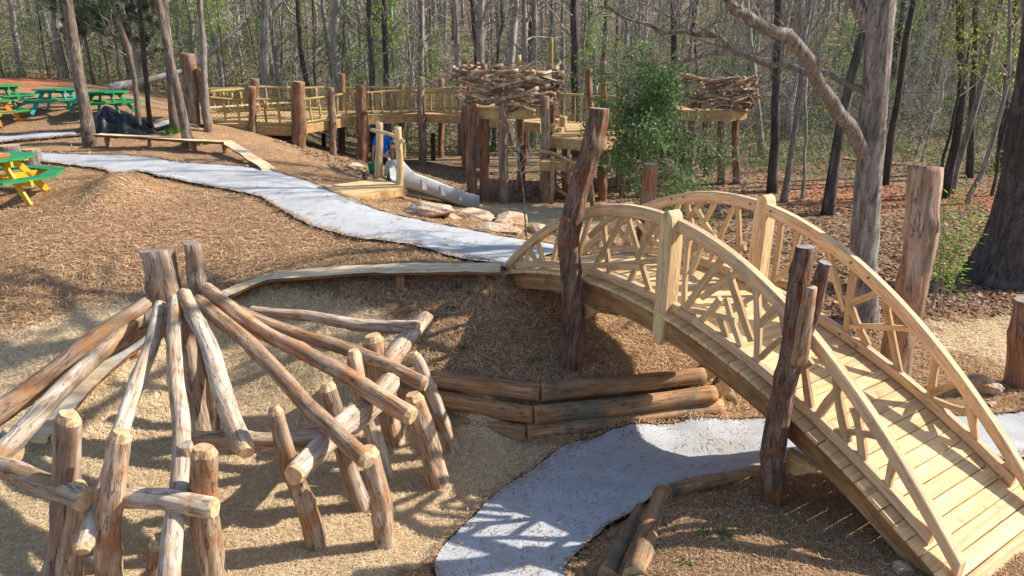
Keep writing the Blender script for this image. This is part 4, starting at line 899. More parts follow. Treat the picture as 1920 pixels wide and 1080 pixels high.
# black tarpaulin heap
p = G(222, 244); R_ = np.random.RandomState(4); V, F = [], []; nu, nv = 46, 26
for j in range(nv+1):
    for i in range(nu+1):
        x = -1.9+3.9*i/nu; y = -.75+1.5*j/nv; e = max(0, 1-(x/2.0)**2)*max(0, 1-(y/.8)**2)
        h = (.30+.55*math.exp(-((x+.65)/.55)**2)+.2*math.exp(-((x-.6)/.6)**2))*e**.7
        h += e**.5*(.07*abs(math.sin(5*x+3*y+math.sin(4*y)*1.5))+.06*abs(math.sin(9*x-6*y+2*math.sin(3*x)))+.03*math.sin(17*x+13*y))
        V.append((x*(1+.05*math.sin(7*y))*.52, (y+.07*math.sin(6*x))*.9, h*.72))
for j in range(nv):
    for i in range(nu): F.append((j*(nu+1)+i, j*(nu+1)+i+1, (j+1)*(nu+1)+i+1, (j+1)*(nu+1)+i))
o = ob('tarpaulin', [(x, y, h+H(p.x+x, p.y+y)-p.z+.02) for x, y, h in V], F, 'tarp_black', None, Matrix.Translation(p), smooth=True)
tag(o, 'crumpled black plastic tarpaulin heaped in front of the green picnic table', 'tarpaulin')

# ---------------------------------------------------------------- person walking below the walkway
pp = Yp(722, 356, 19.4); pp.z = H(pp.x, pp.y)
PM = Matrix.Translation(pp) @ Matrix.Rotation(.35, 4, 'Z')          # faces +Y, away from the viewer
person = thing('person', 'person in a blue T-shirt and dark trousers seen from behind, carrying green buckets', 'person', pp)
def skin(name, V, E, R, mat, parent, lev=2, root=0):
    me = bpy.data.meshes.new(name); me.from_pydata(V, E, []); me.materials.append(M[mat])
    o = link(bpy.data.objects.new(name, me), parent, PM)
    md = o.modifiers.new('skin', 'SKIN'); md.use_smooth_shade = True
    sv = me.skin_vertices[0].data
    for i, r in enumerate(R): sv[i].radius = (r if isinstance(r, tuple) else (r, r))
    sv[root].use_root = True
    sb = o.modifiers.new('sub', 'SUBSURF'); sb.levels = lev; sb.render_levels = lev
    return o
bV = [(0, 0, .95), (0, -.01, 1.12), (0, -.01, 1.32), (0, .0, 1.43), (0, .015, 1.50), (0, .03, 1.59), (0, .03, 1.68),   # 0-6 pelvis..head
      (-.10, 0, .90), (-.11, .10, .50), (-.11, -.02, .09), (-.11, .10, .04), (.10, 0, .90), (.11, .0, .50), (.12, -.20, .13), (.12, -.11, .05),
      (-.17, 0, 1.40), (-.25, -.02, 1.13), (-.27, .06, .90), (-.27, .08, .83), (.17, 0, 1.40), (.25, -.02, 1.13), (.27, .05, .90), (.27, .07, .83)]
bE = [(0, 1), (1, 2), (2, 3), (3, 4), (4, 5), (5, 6), (0, 7), (7, 8), (8, 9), (9, 10), (0, 11), (11, 12), (12, 13), (13, 14), (3, 15), (15, 16), (16, 17), (17, 18), (3, 19), (19, 20), (20, 21), (21, 22)]
bR = [(.13, .10), (.125, .10), (.15, .10), (.10, .08), .052, (.075, .09), (.062, .075), .085, .058, .042, .04, .085, .058, .042, .04, .055, .042, .03, .034, .055, .042, .03, .034]
for sx, w0 in ((-1, 18), (1, 22)):                                   # five fingers curled on the bucket handles
    base = len(bV)
    for k in range(4):
        y = -.03+.02*k; L = (.055, .065, .062, .05)[k]; w = bV[w0]
        bV += [(w[0]+sx*.012, w[1]+y, w[2]-.035), (w[0]+sx*.014, w[1]+y, w[2]-.035-L*.5), (w[0]-sx*.012, w[1]+y, w[2]-.035-L*.7)]
        bE += [(w0, base+3*k), (base+3*k, base+3*k+1), (base+3*k+1, base+3*k+2)]; bR += [.010, .009, .008]
    t = len(bV); w = bV[w0]; bV += [(w[0]-sx*.02, w[1]+.035, w[2]-.02), (w[0]-sx*.03, w[1]+.045, w[2]-.055)]; bE += [(w0, t), (t, t+1)]; bR += [.011, .009]
skin('body', bV, bE, bR, 'skin', person)
skin('t_shirt', [(0, 0, .93), (0, -.01, 1.12), (0, -.01, 1.32), (0, 0, 1.425), (-.17, 0, 1.405), (-.235, -.015, 1.20), (.17, 0, 1.405), (.235, -.015, 1.20), (0, .005, 1.46)],
     [(0, 1), (1, 2), (2, 3), (3, 4), (4, 5), (3, 6), (6, 7), (3, 8)], [(.165, .13), (.155, .125), (.175, .125), (.115, .095), .075, .07, .075, .07, .07], 'shirt_blue', person)
skin('trousers', [(0, 0, .96), (0, 0, .88), (-.10, 0, .84), (-.11, .10, .50), (-.11, -.02, .11), (.10, 0, .84), (.11, .0, .50), (.12, -.20, .15)],
     [(0, 1), (1, 2), (2, 3), (3, 4), (1, 5), (5, 6), (6, 7)], [(.155, .12), (.15, .12), .105, .075, .06, .105, .075, .06], 'trousers', person)
skin('hair', [(0, -.015, 1.60), (0, .0, 1.67), (0, .035, 1.715)], [(0, 1), (1, 2)], [(.078, .07), (.08, .085), (.055, .06)], 'hair', person)
for sx in (-1, 1):
    skin('ear', [(sx*.074, .03, 1.605), (sx*.082, .02, 1.635)], [(0, 1)], [.012, .014], 'skin', person, 1)
    skin('eye', [(sx*.03, .108, 1.625), (sx*.03, .112, 1.626)], [(0, 1)], [.010, .008], 'white_paint', person, 1)
skin('nose', [(0, .105, 1.615), (0, .132, 1.59)], [(0, 1)], [.012, .014], 'skin', person, 1)
skin('mouth', [(-.022, .112, 1.555), (.022, .112, 1.555)], [(0, 1)], [.006, .006], 'orange_red', person, 1)
skin('shoe', [(-.11, -.06, .05), (-.11, .14, .04)], [(0, 1)], [(.05, .05), (.045, .035)], 'shoe', person, 1)
skin('shoe', [(.12, -.26, .09), (.12, -.07, .03)], [(0, 1)], [(.05, .05), (.045, .035)], 'shoe', person, 1)
for sx, lb in ((-1, 'left'), (1, 'right')):
    V, F = [], []; c = Vector((sx*.29, .08, .42))
    tube(V, F, [c, c+UP*.15, c+UP*.29, c+UP*.30], [.105, .125, .145, .15], 16); F.pop()
    bk = thing('bucket', 'green plastic bucket in the %s hand of the person in blue' % lb, 'bucket', PM @ c)
    o = ob('pail', V, F, 'bucket_green', bk, PM, smooth=True); o.modifiers.new('s', 'SOLIDIFY').thickness = .006
    V, F = [], []; tube(V, F, [c+Vector((-.0, -.145+.29*i/8, .29+.08*math.sin(math.pi*i/8))) for i in range(9)], [.005]*9, 6); ob('handle', V, F, 'bolt_steel', o, PM)

# ---------------------------------------------------------------- trees
def wander(p, d, L, n, R_, wob=.18, lift=.0):
    P = [Vector(p)]; d = Vector(d).normalized()
    for i in range(n):
        d = (d+Vector((R_.gauss(0, wob), R_.gauss(0, wob), R_.gauss(0, wob)+lift))).normalized(); P.append(P[-1]+d*L/n)
    return P
def grow(R_, trunk, rad, nbr, t0, blen, ntw=4, tl=.35, lift=.06, minr=.006, sub=2):
    """branches of a bare tree along a trunk polyline; returns V, F and twig tips"""
    V, F, tips = [], [], []
    n = len(trunk)-1
    for b in range(nbr):
        t = t0+(1-t0)*(b+R_.random())/nbr; i = min(n-1, int(t*n)); f = t*n-i
        p = trunk[i].lerp(trunk[i+1], f); r = rad[i]*(1-f)+rad[i+1]*f
        a = R_.uniform(0, 6.283); el = R_.uniform(.1, .8)+t*.35
        d = Vector((math.cos(a)*math.cos(el), math.sin(a)*math.cos(el), math.sin(el))); L = blen*(1.15-t*.75)*R_.uniform(.5, 1.2)
        br = max(minr*1.6, min(r*.5, .012+L*.012)); P = wander(p, d, L, 6, R_, .16, lift)
        tube(V, F, P, [br*(1-.85*k/6) for k in range(7)], 5, False); tips.append(P[-1])
        for q in range(ntw):
            k = R_.randint(1, 5); pp_ = P[k].lerp(P[k+1], R_.random()); d2 = (P[k+1]-P[k]).normalized()+Vector((R_.gauss(0, .7), R_.gauss(0, .7), R_.gauss(.1, .5))); L2 = L*tl*R_.uniform(.5, 1.3)
            Q = wander(pp_, d2, L2, 4, R_, .2, lift); r2 = max(minr, br*.4)
            tube(V, F, Q, [r2*(1-.7*j/4) for j in range(5)], 3, False); tips.append(Q[-1])
            for s2 in range(sub):
                j = R_.randint(1, 3); d3 = d2.normalized()+Vector((R_.gauss(0, .8), R_.gauss(0, .8), R_.gauss(.1, .6))); Q2 = wander(Q[j], d3, L2*.5, 3, R_, .2)
                tube(V, F, Q2, [minr*.8, minr*.7, minr*.5, minr*.3], 3, False); tips.append(Q2[-1])
    return V, F, tips
def leaf_quads(tips, rs, per, size, spread, droop=0.0):
    tips = np.array([tuple(t) for t in tips]); n = len(tips)*per
    c = np.repeat(tips, per, 0)+rs.normal(size=(n, 3))*spread; c[:, 2] -= droop*np.abs(rs.normal(size=n))
    a = rs.normal(size=(n, 3)); a /= np.linalg.norm(a, axis=1)[:, None]; b = np.cross(a, rs.normal(size=(n, 3))); b /= np.linalg.norm(b, axis=1)[:, None]
    s_ = (size*rs.uniform(.6, 1.3, n))[:, None]; a = a*s_; b = b*s_*.5
    return np.stack([c-a, c+b, c+a, c-b], 1), np.clip(rs.normal(.5, .25, n), 0, 1)
def qmesh(name, P, mat, tone):
    o = quads(name, P, mat, None, tone, None); me = o.data; bpy.data.objects.remove(o); return me
def trunk_line(h, lean, R_, n=12, wob=.035):
    P = [Vector((0, 0, -.3))]; 
    for i in range(1, n+1):
        t = i/n; P.append(Vector((lean[0]*h*t+R_.gauss(0, wob)*h*.12, lean[1]*h*t+R_.gauss(0, wob)*h*.12, h*t)))
    return P
def trunk_vf(P, r, R_, sides=9, top=.25, flare=.5):
    V, F = [], []; n = len(P)-1
    rad = [r*(1-(1-top)*i/n)*(1+flare*max(0, 1-i/n*9)) for i in range(n+1)]
    tube(V, F, P, rad, sides); V = [v+Vector((R_.gauss(0, r*.05), R_.gauss(0, r*.05), 0)) for v in V]
    return V, F, rad
VAR = {'tall': [], 'mid': [], 'sapling': []}
def variant(kind, seed, h, r, nbr, t0, blen, ntw, bm, tm, leafk=None, per=2, size=.05, sub=2, minr=.008, lean=.05, low=0):
    R_ = random.Random(seed); P = trunk_line(h, (R_.uniform(-lean, lean), R_.uniform(-lean, lean)), R_)
    V, F, rad = trunk_vf(P, r, R_); tr = mk_mesh('trunk', V, F, bm, smooth=True)
    V, F, tips = grow(R_, P, rad, nbr, t0, blen, ntw, minr=minr, sub=sub)
    if low:
        V2, F2, t2 = grow(R_, P[:6], rad[:6], low, .15, blen*.6, 3, minr=minr, sub=sub); k = len(V); V += V2; F += [tuple(i+k for i in f) for f in F2]
    br = mk_mesh('branches', V, F, tm); lf = None
    if leafk:
        Pq, tone = leaf_quads(tips, np.random.RandomState(seed), per, size, .12); lf = qmesh('leaves', Pq, leafk, tone)
    VAR[kind].append((tr, br, lf, h))
for i in range(5): variant('tall', 100+i, 17, .13+.02*i, 18, .22, 4.2, 4, ['bark_grey', 'bark_dark', 'bark_oak', 'bark_dark', 'bark_grey'][i], 'twig', None, low=6, minr=.009)
for i in range(4): variant('mid', 200+i, 10, .075+.012*i, 26, .15, 2.6, 5, ['bark_dark', 'bark_grey', 'bark_grey', 'bark_dark'][i], ['twig', 'twig_pale', 'twig', 'twig'][i], [None, None, 'leaf_spring', None][i], 2, .045, minr=.007, lean=.12)
for i in range(4): variant('sapling', 300+i, 5.5, .03+.005*i, 22, .1, 1.7, 5, ['bark_grey', 'bark_grey', 'bark_dark', 'bark_grey'][i], ['twig_pale', 'twig', 'twig', 'twig_pale'][i], [None, 'leaf_spring', 'leaf_under', None][i], 3, .05, minr=.006, lean=.16)
# named trunks that the photograph shows: u at top of frame, base u, base v, width px, bark, seed
def big_tree(name, label, u0, ub, vb, w, bm, seed, h=15, Y=None, nbr=26, t0=.3, blen=3.8, curve=0, tm='twig', leafk=None, group=None, v0=0, cat='tree', ntw=4, size=.06, per=2, minr=.006, sub=2):
    b = G(ub, vb) if Y is None else Vector((Yp(ub, vb, Y).x, Y, H(Yp(ub, vb, Y).x, Y)))
    t = Yp(u0, v0, b.y); R_ = random.Random(seed); d = (t-b); lx = d.x/d.z
    n = 16; P = []
    for i in range(n+1):
        z = -.3+(h+.3)*i/n; zz = max(0, z); x = lx*min(zz, d.z*1.3)+curve*math.sin(min(1, zz/d.z)*math.pi)+R_.gauss(0, .02)*(i > 0)
        P.append(Vector((x, R_.gauss(0, .02)+.02*zz*R_.uniform(-.3, .3), z)))
    r = w/2*pxm(b); V, F, rad = trunk_vf(P, r, R_, 14, .3, .3)
    th = thing(name, label, cat, b, group); mt = Matrix.Translation(b)
    ob('trunk', V, F, bm, th, mt, smooth=True)
    V, F, tips = grow(R_, P, rad, nbr, t0, blen, ntw, minr=minr, sub=sub)
    ob('branches', V, F, tm, th, mt)
    if leafk:
        Pq, tone = leaf_quads(tips, np.random.RandomState(seed), per, size, .15); o = inst('leaves', qmesh('leaves', Pq, leafk, tone), th, mt)
    return th
for k, (nm, lb, u0, ub, vb, w, bm, kw) in enumerate([
    ('pine_tree', 'scaly pine trunk standing alone left of the split log bench', 125, 169, 272, 21, 'bark_pine', dict(t0=.55)),
    ('pine_tree', 'nearer of the two leaning pine trunks before the walkway, right at the bench', 297, 356, 278, 16, 'bark_pine', dict(t0=.55)),
    ('pine_tree', 'pine trunk just behind the nearer leaning one before the walkway', 308, 328, 247, 15, 'bark_pine', dict(t0=.5)),
    ('slender_tree', 'smooth thin trunk touching the left end of the walkway', 375, 389, 247, 12, 'bark_oak', dict(t0=.4)),
    ('slender_tree', 'crooked thin trunk behind the black tarpaulin', 207, 259, 246, 9, 'bark_pine', dict(t0=.3, curve=.25)),
    ('slender_tree', 'thin dark trunk right of the black tarpaulin', 262, 282, 243, 8, 'bark_dark', dict(t0=.3)),
    ('tree', 'stout grey trunk on the crest behind the picnic tables', 100, 119, 140, 18, 'bark_grey', dict(Y=38)),
    ('tree', 'pale trunk at the top left corner of the wood', 18, 40, 140, 12, 'bark_grey', dict(Y=40)),
    ('tree', 'straight grey trunk rising behind the walkway bench', 496, 501, 235, 17, 'bark_grey', dict(Y=33)),
    ('tree', 'dark forked trunk behind the left part of the walkway', 558, 600, 235, 10, 'bark_dark', dict(Y=34, curve=-.3)),
    ('tree', 'dark straight trunk left of the bright green leaves behind the walkway', 692, 702, 290, 13, 'bark_dark', dict(Y=32)),
    ('tree', 'dark straight trunk amid the bright green leaves behind the walkway', 720, 727, 285, 12, 'bark_dark', dict(Y=33)),
    ('tree', 'grey trunk behind the middle of the walkway', 790, 792, 270, 12, 'bark_grey', dict(Y=36)),
    ('tree', 'pale grey trunk just left of the nearer nest', 853, 867, 280, 13, 'bark_oak', dict(Y=31)),
    ('tree', 'stout grey trunk rising behind the left of the nearer nest', 903, 895, 300, 18, 'bark_oak', dict(Y=27)),
    ('tree', 'left one of the twin grey trunks behind the nearer nest', 984, 984, 280, 13, 'bark_grey', dict(Y=33)),
    ('tree', 'right one of the twin grey trunks behind the nearer nest', 1002, 1000, 280, 13, 'bark_grey', dict(Y=34)),
    ('tree', 'black forked trunk between the two nests', 1078, 1083, 280, 20, 'bark_dark', dict(Y=30, tm='twig')),
    ('tree', 'dark straight trunk right of the farther nest', 1460, 1449, 358, 17, 'bark_dark', dict(Y=21)),
    ('tree', 'reddish grey trunk right beside the dark straight one by the farther nest', 1500, 1468, 372, 11, 'bark_oak', dict(Y=19.5, curve=.2)),
    ('slender_tree', 'thin pale sapling trunk between the farther nest and the great oak', 1506, 1505, 372, 6, 'bark_grey', dict(curve=.1, h=8)),
    ('tree', 'dark leaning trunk behind the great oak', 1640, 1552, 403, 20, 'bark_dark', dict(curve=-.2)),
    ('tree', 'dark trunk just right of the great oak in the wood', 1712, 1662, 330, 13, 'bark_dark', dict(Y=22)),
    ('tree', 'dark trunk left of the leaning pair on the right', 1800, 1772, 358, 16, 'bark_dark', dict(Y=20, curve=.25)),
    ('tree', 'grey trunk of the leaning pair on the right', 1880, 1786, 356, 11, 'bark_oak', dict(Y=20.5)),
    ('tree', 'slim dark trunk before the wooden rail on the right', 1830, 1816, 340, 12, 'bark_dark', dict(Y=23)),
    ('slender_tree', 'crooked grey stem curving up from a low bend on the right', 1890, 1812, 382, 9, 'bark_oak', dict(curve=.45, h=9)),
    ('tree', 'dark trunk at the far right edge beyond the huge trunk', 1905, 1870, 330, 13, 'bark_dark', dict(Y=24)),
    ('tree', 'dark straight trunk far behind the farther nest', 1262, 1262, 300, 14, 'bark_dark', dict(Y=34)),
    ('tree', 'leaning grey trunk behind the farther nest', 1400, 1425, 330, 12, 'bark_grey', dict(Y=29)),
    ]):
    if ub > 1400 and nm == 'tree': kw = dict(dict(nbr=28, ntw=5, blen=4.0, minr=.009, sub=2, t0=.36), **kw)
    big_tree(nm, lb, u0, ub, vb, w, bm, 500+k, **kw)
# the great oak beside the bridge
ok = G(1614, 606); R_ = random.Random(77); oak = thing('oak_tree', 'great grey oak with two long bare limbs reaching left over the bridge', 'tree', ok)
def along(pl, dY=0, n=None):
    return [Yp(u, v, ok.y+y) for u, v, y in pl]
tp_ = [ok-UP*.4, ok+UP*.15]+along([(1618, 520, 0), (1624, 400, 0), (1634, 260, 0), (1643, 140, 0), (1650, 40, 0), (1658, -60, .1), (1668, -220, .2), (1660, -500, .4), (1680, -900, .6)])
V, F = [], []; kr = pxm(ok)
tube(V, F, [Vector(p) for p in resample(tp_, 30)], [kr*w/2 for w in np.interp(np.linspace(0, 1, 30), [0, .06, .12, .3, .5, .62, .8, 1], [70, 56, 47, 42, 42, 50, 36, 15])], 24)
V = [v+Vector((R_.gauss(0, .008), R_.gauss(0, .008), 0)) for v in V]
ob('trunk', V, F, 'bark_oak', oak, smooth=True)
def limb(pl, ws, nbr, seed, mat='bark_oak', t0=.3):
    P = [Vector(p) for p in resample(smooth_line(along(pl), 1), 26)]; R2 = random.Random(seed); P = [p+Vector((0, R2.gauss(0, .012), .025*math.sin(i*1.9)+R2.gauss(0, .008))) for i, p in enumerate(P)]
    rad = [pxm(P[i])*np.interp(i/25, np.linspace(0, 1, len(ws)), ws)/2*(1+R2.gauss(0, .012)) for i in range(26)]
    V, F = [], []; tube(V, F, P, rad, 12); o = ob('limb', V, F, mat, oak, smooth=True)
    V, F, tips = grow(R2, P, rad, nbr, t0, 1.1, 4, lift=.03, minr=.004); ob('branches', V, F, 'twig', oak)
    return tips
limb([(1630, 300, 0), (1600, 245, -.2), (1560, 195, -.4), (1530, 150, -.5), (1512, 100, -.6), (1480, 68, -.7), (1420, 48, -.85), (1395, 30, -.9), (1365, 0, -1.0), (1340, -60, -1.1), (1310, -140, -1.2)], [30, 26, 25, 24, 24, 20, 17, 14], 16, 5, t0=.4)
limb([(1632, 185, 0), (1600, 160, .1), (1560, 142, .2), (1500, 130, .3), (1440, 118, .3), (1400, 108, .3), (1370, 90, .3), (1345, 68, .3), (1310, 60, .3), (1270, 66, .3), (1230, 52, .3), (1170, 30, .3), (1120, 10, .3)], [14, 13, 12, 11, 10, 9, 8, 6, 4], 22, 6)
limb([(1370, 95, .3), (1340, 100, .3), (1300, 112, .3), (1250, 120, .3), (1190, 118, .3)], [9, 7, 5, 3], 10, 8)
limb([(1640, 60, 0), (1610, 20, .2), (1590, -40, .3), (1560, -120, .4)], [28, 24, 17, 10], 10, 9)
limb([(1655, -40, 0), (1700, -120, .3), (1760, -260, .5), (1800, -420, .8)], [26, 20, 14, 7], 14, 10)
for k in range(11):
    a = k*2.4; z0 = 6.0+k*.6; st_ = Vector(tp_[8]).lerp(Vector(tp_[-1]), k/13); el = .35+.05*k
    P = wander(st_, (math.cos(a)*math.cos(el), math.sin(a)*math.cos(el), math.sin(el)), 5.6-.25*k, 10, R_, .14, .03); V, F = [], []; rad = [.10*(1-.9*i/10) for i in range(11)]
    tube(V, F, P, rad, 7, False); o = ob('limb', V, F, 'bark_oak', oak, smooth=True)
    V, F, tips = grow(R_, P, rad, 12, .2, 2.0, 5, minr=.008); ob('branches', V, F, 'twig', o)
# huge dark trunk at the right edge
hb = G(1878, 525); ht = thing('oak_tree', 'huge dark trunk with flared roots at the right edge', 'tree', hb)
V, F = [], []; P = [hb-UP*.3, hb+UP*.02, hb+UP*.25]+[Yp(u, v, hb.y) for u, v in ((1900, 433), (1920, 330), (1942, 166), (1962, 0), (1985, -200), (2020, -600))]
P = [Vector(p) for p in resample(P, 26)]; tube(V, F, P, [pxm(hb)*w/2 for w in np.interp(np.linspace(0, 1, 26), [0, .06, .11, .2, .4, 1], [150, 112, 86, 72, 62, 25])], 26)
V = [v+Vector((R_.gauss(0, .01), R_.gauss(0, .01), 0))+((v-P[0]).cross(UP).normalized()*0) for v in V]
for i, v in enumerate(V):
    ring = i//26
    if ring < 5: c = P[ring]; a = math.atan2(v.y-c.y, v.x-c.x); V[i] = c+(v-c)*(1+.16*math.sin(5*a+1)*(1-ring/5))
ob('trunk', V, F, 'bark_dark', ht, smooth=True)
V, F, tips = grow(R_, P, [.4]*len(P), 26, .45, 5, 8, minr=.01, sub=3); ob('branches', V, F, 'twig', ht)
# young green branchlets hanging before the wood (yellow green spring leaves)
def spring_tree(label, u, v, Y, h, lx, seed, leafk, per=3, size=.05, name='budding_tree', nbr=26, blen=1.8, ntw=5, t0=.3):
    b = Yp(u, v, Y); b.z = H(b.x, b.y); R2 = random.Random(seed); P = trunk_line(h, (lx, 0), R2, 10); V, F, rad = trunk_vf(P, .05, R2, 7, .2, .2)
    th = thing(name, label, 'tree', b); mt = Matrix.Translation(b); ob('trunk', V, F, 'bark_dark', th, mt, smooth=True)
    V, F, tips = grow(R2, P, rad, nbr, t0, blen, ntw, minr=.005); ob('branches', V, F, 'twig', th, mt)
    Pq, tone = leaf_quads(tips, np.random.RandomState(seed), per, size, .12, .05); inst('leaves', qmesh('leaves', Pq, leafk, tone), th, mt)
spring_tree('small tree with yellow green buds right of the great oak', 1760, 345, 19, 6.5, .02, 31, 'leaf_yellow', 3, .05, t0=.45)
spring_tree('yellow green budding tree farthest right beside the huge trunk', 1868, 330, 20, 6.5, -.02, 32, 'leaf_yellow', 3, .05, t0=.4)
spring_tree('bright green leafing tree behind the walkway near the dark twin trunks', 735, 260, 34, 7, .0, 33, 'leaf_spring', 5, .08, blen=2.4)
spring_tree('bright green leafing sapling behind the left end of the walkway', 432, 230, 30, 5.6, .02, 34, 'leaf_spring', 4, .06, nbr=18, t0=.5)
spring_tree('pale green leafing tree at the left edge of the wood', 12, 160, 36, 7, .0, 35, 'leaf_spring', 4, .07)
# dark pine saplings on the left
def pine(label, u, v, Y, h, seed):
    b = Yp(u, v, Y); b.z = H(b.x, b.y); R2 = random.Random(seed); P = trunk_line(h, (R2.uniform(-.03, .03), 0), R2, 10); V, F, rad = trunk_vf(P, .07, R2, 7, .2, .2)
    th = thing('pine_tree', label, 'tree', b); mt = Matrix.Translation(b); ob('trunk', V, F, 'bark_pine', th, mt, smooth=True)
    V, F, tips = grow(R2, P, rad, 40, .2, 1.9, 4, minr=.006, sub=2, lift=.02); ob('branches', V, F, 'twig', th, mt)
    tips = np.array([tuple(t) for t in tips]); rs = np.random.RandomState(seed); n = len(tips)*26; c = np.repeat(tips, 26, 0)+rs.normal(size=(n, 3))*.05
    d = rs.normal(size=(n, 3))+np.array([0, 0, .4]); d /= np.linalg.norm(d, axis=1)[:, None]; w = np.cross(d, rs.normal(size=(n, 3))); w /= np.linalg.norm(w, axis=1)[:, None]
    L = rs.uniform(.12, .24, n)[:, None]; Pq = np.stack([c-w*.007, c+w*.007, c+d*L+w*.004, c+d*L-w*.004], 1)
    inst('needles', qmesh('needles', Pq, 'needle_pine', np.clip(rs.normal(.5, .25, n), 0, 1)), th, mt)
for i, (u, Y, h, lb) in enumerate([(185, 32, 7.5, 'leftmost dark green pine behind the picnic tables'), (238, 31, 8, 'dark green pine right above the black tarpaulin'), (285, 33, 7, 'dark green pine behind the leaning pine trunks'), (215, 36, 8.5, 'dark green pine farther back between the others on the left')]): pine(lb, u, 200, Y, h, 60+i)
# evergreen holly
hb = Yp(1210, 395, 17.6); hb.z = H(hb.x, hb.y); hol = thing('holly_tree', 'leafy evergreen holly in front of the farther nest tower', 'tree', hb)
R2 = random.Random(12); mt = Matrix.Translation(hb); tips = []; VT, FT, VB, FB = [], [], [], []
for k, (lx, ly) in enumerate(((0, 0), (.22, .05), (-.06, .1))):
    P = trunk_line((3.5, 2.3, 3.0)[k], (lx, ly), R2, 10, .05); P = [p+Vector((.12*k-.1, .1*(k == 1), 0)) for p in P]; V, F, rad = trunk_vf(P, .045, R2, 7, .2, .2)
    o = ob('trunk', V, F, 'bark_grey', hol, mt, smooth=True)
    V, F, t_ = grow(R2, P, rad, 22, .10, 2.3, 5, minr=.005, lift=.02); j = len(VB); VB += V; FB += [tuple(i+j for i in f) for f in F]; tips += t_
ob('branches', VB, FB, 'twig', hol, mt)
tips = [t for t in tips if R2.random() < .52 and t.z < 4.15 and not (t.x > .55 and t.z > 2.2 and R2.random() < .9) and t.x < 1.75]
Pq, tone = leaf_quads(tips, np.random.RandomState(3), 40, .045, .12, .04); inst('leaves', qmesh('leaves', Pq, 'leaf_holly', tone), hol, mt)
# background wood: individual bare trees, smaller trees and saplings
def dup(var, loc, rz, sc, name, label, cat, group):
    root = thing(name, label, cat, loc, group)
    m = Matrix.Translation(Vector(loc)) @ Matrix.Rotation(rz, 4, 'Z') @ Matrix.Diagonal((sc, sc, sc*1.0, 1))
    for nm, me in zip(('trunk', 'branches', 'leaves'), var[:3]):
        if me: inst(nm, me, root, m)
RF = random.Random(99)
def forest(kind, n, y0, y1, name, label, cat, group, pw=1.0, right=True):
    c = 0; tries = 0; placed = []
    while c < n and tries < 9000:
        tries += 1
        Y = y0+(y1-y0)*RF.random()**pw; x = RF.uniform(-.86, .86)*Y
        if x < -8 and Y < 31+(-8-x)*.25: continue
        if x < 3.5 and Y < 31.5: continue
        if x >= 3.5 and Y < 24: continue
        if any((x-a)**2+(Y-b_)**2 < (.5 if kind != 'tall' else 1.2)**2 for a, b_ in placed): continue
        placed.append((x, Y)); v = RF.choice(VAR[kind]); sc = RF.uniform(.75, 1.2)
        u_s = 960+FPX*x/(Y*CT+3.5*ST)
        zone_ = next(nm for lim, nm in ((170, 'above the far left picnic tables'), (400, 'behind the leaning pine trunks'), (620, 'behind the left walkway'), (850, 'behind the slide gateway'), (1060, 'behind the nearer nest'), (1250, 'between the two nests'), (1430, 'behind the farther nest'), (1600, 'just left of the great oak'), (1760, 'just right of the great oak'), (9999, 'by the huge right trunk')) if u_s < lim)
        dup(v, (x, Y, H(x, Y)), RF.uniform(0, 6.28), sc, name, label % zone_, cat, group+', '+zone_); c += 1
forest('tall', 125, 31, 85, 'forest_tree', 'tall bare tree in the far wood %s', 'tree', 'tall bare trees of the far wood', 1.2)
forest('mid', 75, 28, 62, 'forest_tree', 'slim bare tree of middling height in the wood %s', 'tree', 'slim bare trees of the wood', 1.0)
forest('sapling', 110, 26, 55, 'sapling', 'thin twiggy sapling at the wood edge %s', 'sapling', 'twiggy saplings of the wood edge', .9)
# distant wood that reads as one mass
V, F = [], []
for i in range(420):
    Y = RF.uniform(70, 118); x = RF.uniform(-.85, .85)*Y; z = H(x, Y); h = RF.uniform(10, 16); r = RF.uniform(.08, .22); l = RF.gauss(0, .04)
    tube(V, F, [Vector((x, Y, z-.5)), Vector((x+l*h*.5, Y, z+h*.5)), Vector((x+l*h, Y, z+h))], [r, r*.8, r*.4], 5, False)
o = ob('far_wood', V, F, 'bark_grey'); o['kind'] = 'stuff'
rs = np.random.RandomState(8)
def scatter_forest(n, y0, y1, pw=1.0):
    Y = y0+(y1-y0)*rs.rand(n)**pw; x = rs.uniform(-.86, .86, n)*Y
    k = ~((x < -8) & (Y < 31+(-8-x)*.25)) & ~((x < 3.5) & (Y < 30.5)) & ~((x >= 3.5) & (Y < 22.5)); return x[k], Y[k]
x, Y = scatter_forest(24000, 25, 95, 1.0); x2, Y2 = scatter_forest(17000, 23, 46, 1.0); x = np.concatenate([x, x2]); Y = np.concatenate([Y, Y2]); n = len(x); z = Hn(x, Y)+np.where(np.arange(n) < n-len(x2), rs.rand(n)**1.5*9.0*np.clip(Y/60, .5, 1.2), rs.rand(n)**1.5*3.2)
d = rs.normal(size=(n, 3)); d[:, 1] *= .5; d[:, 2] = np.abs(d[:, 2])*1.1; d /= np.linalg.norm(d, axis=1)[:, None]; L = (rs.uniform(.4, 1.5, n)*np.clip(Y/40, .8, 1.8))[:, None]
w = np.cross(d, np.array([0, 1, 0.])); w /= np.linalg.norm(w, axis=1)[:, None]+1e-6; tw = (rs.uniform(.006, .014, n)*np.clip(Y/40, .8, 1.8))[:, None]; c = np.column_stack([x, Y, z])
quads('twig_thicket', np.stack([c-w*tw, c+w*tw, c+d*L+w*tw*.4, c+d*L-w*tw*.4], 1), 'thicket_twig', None, rs.rand(n)**.9)
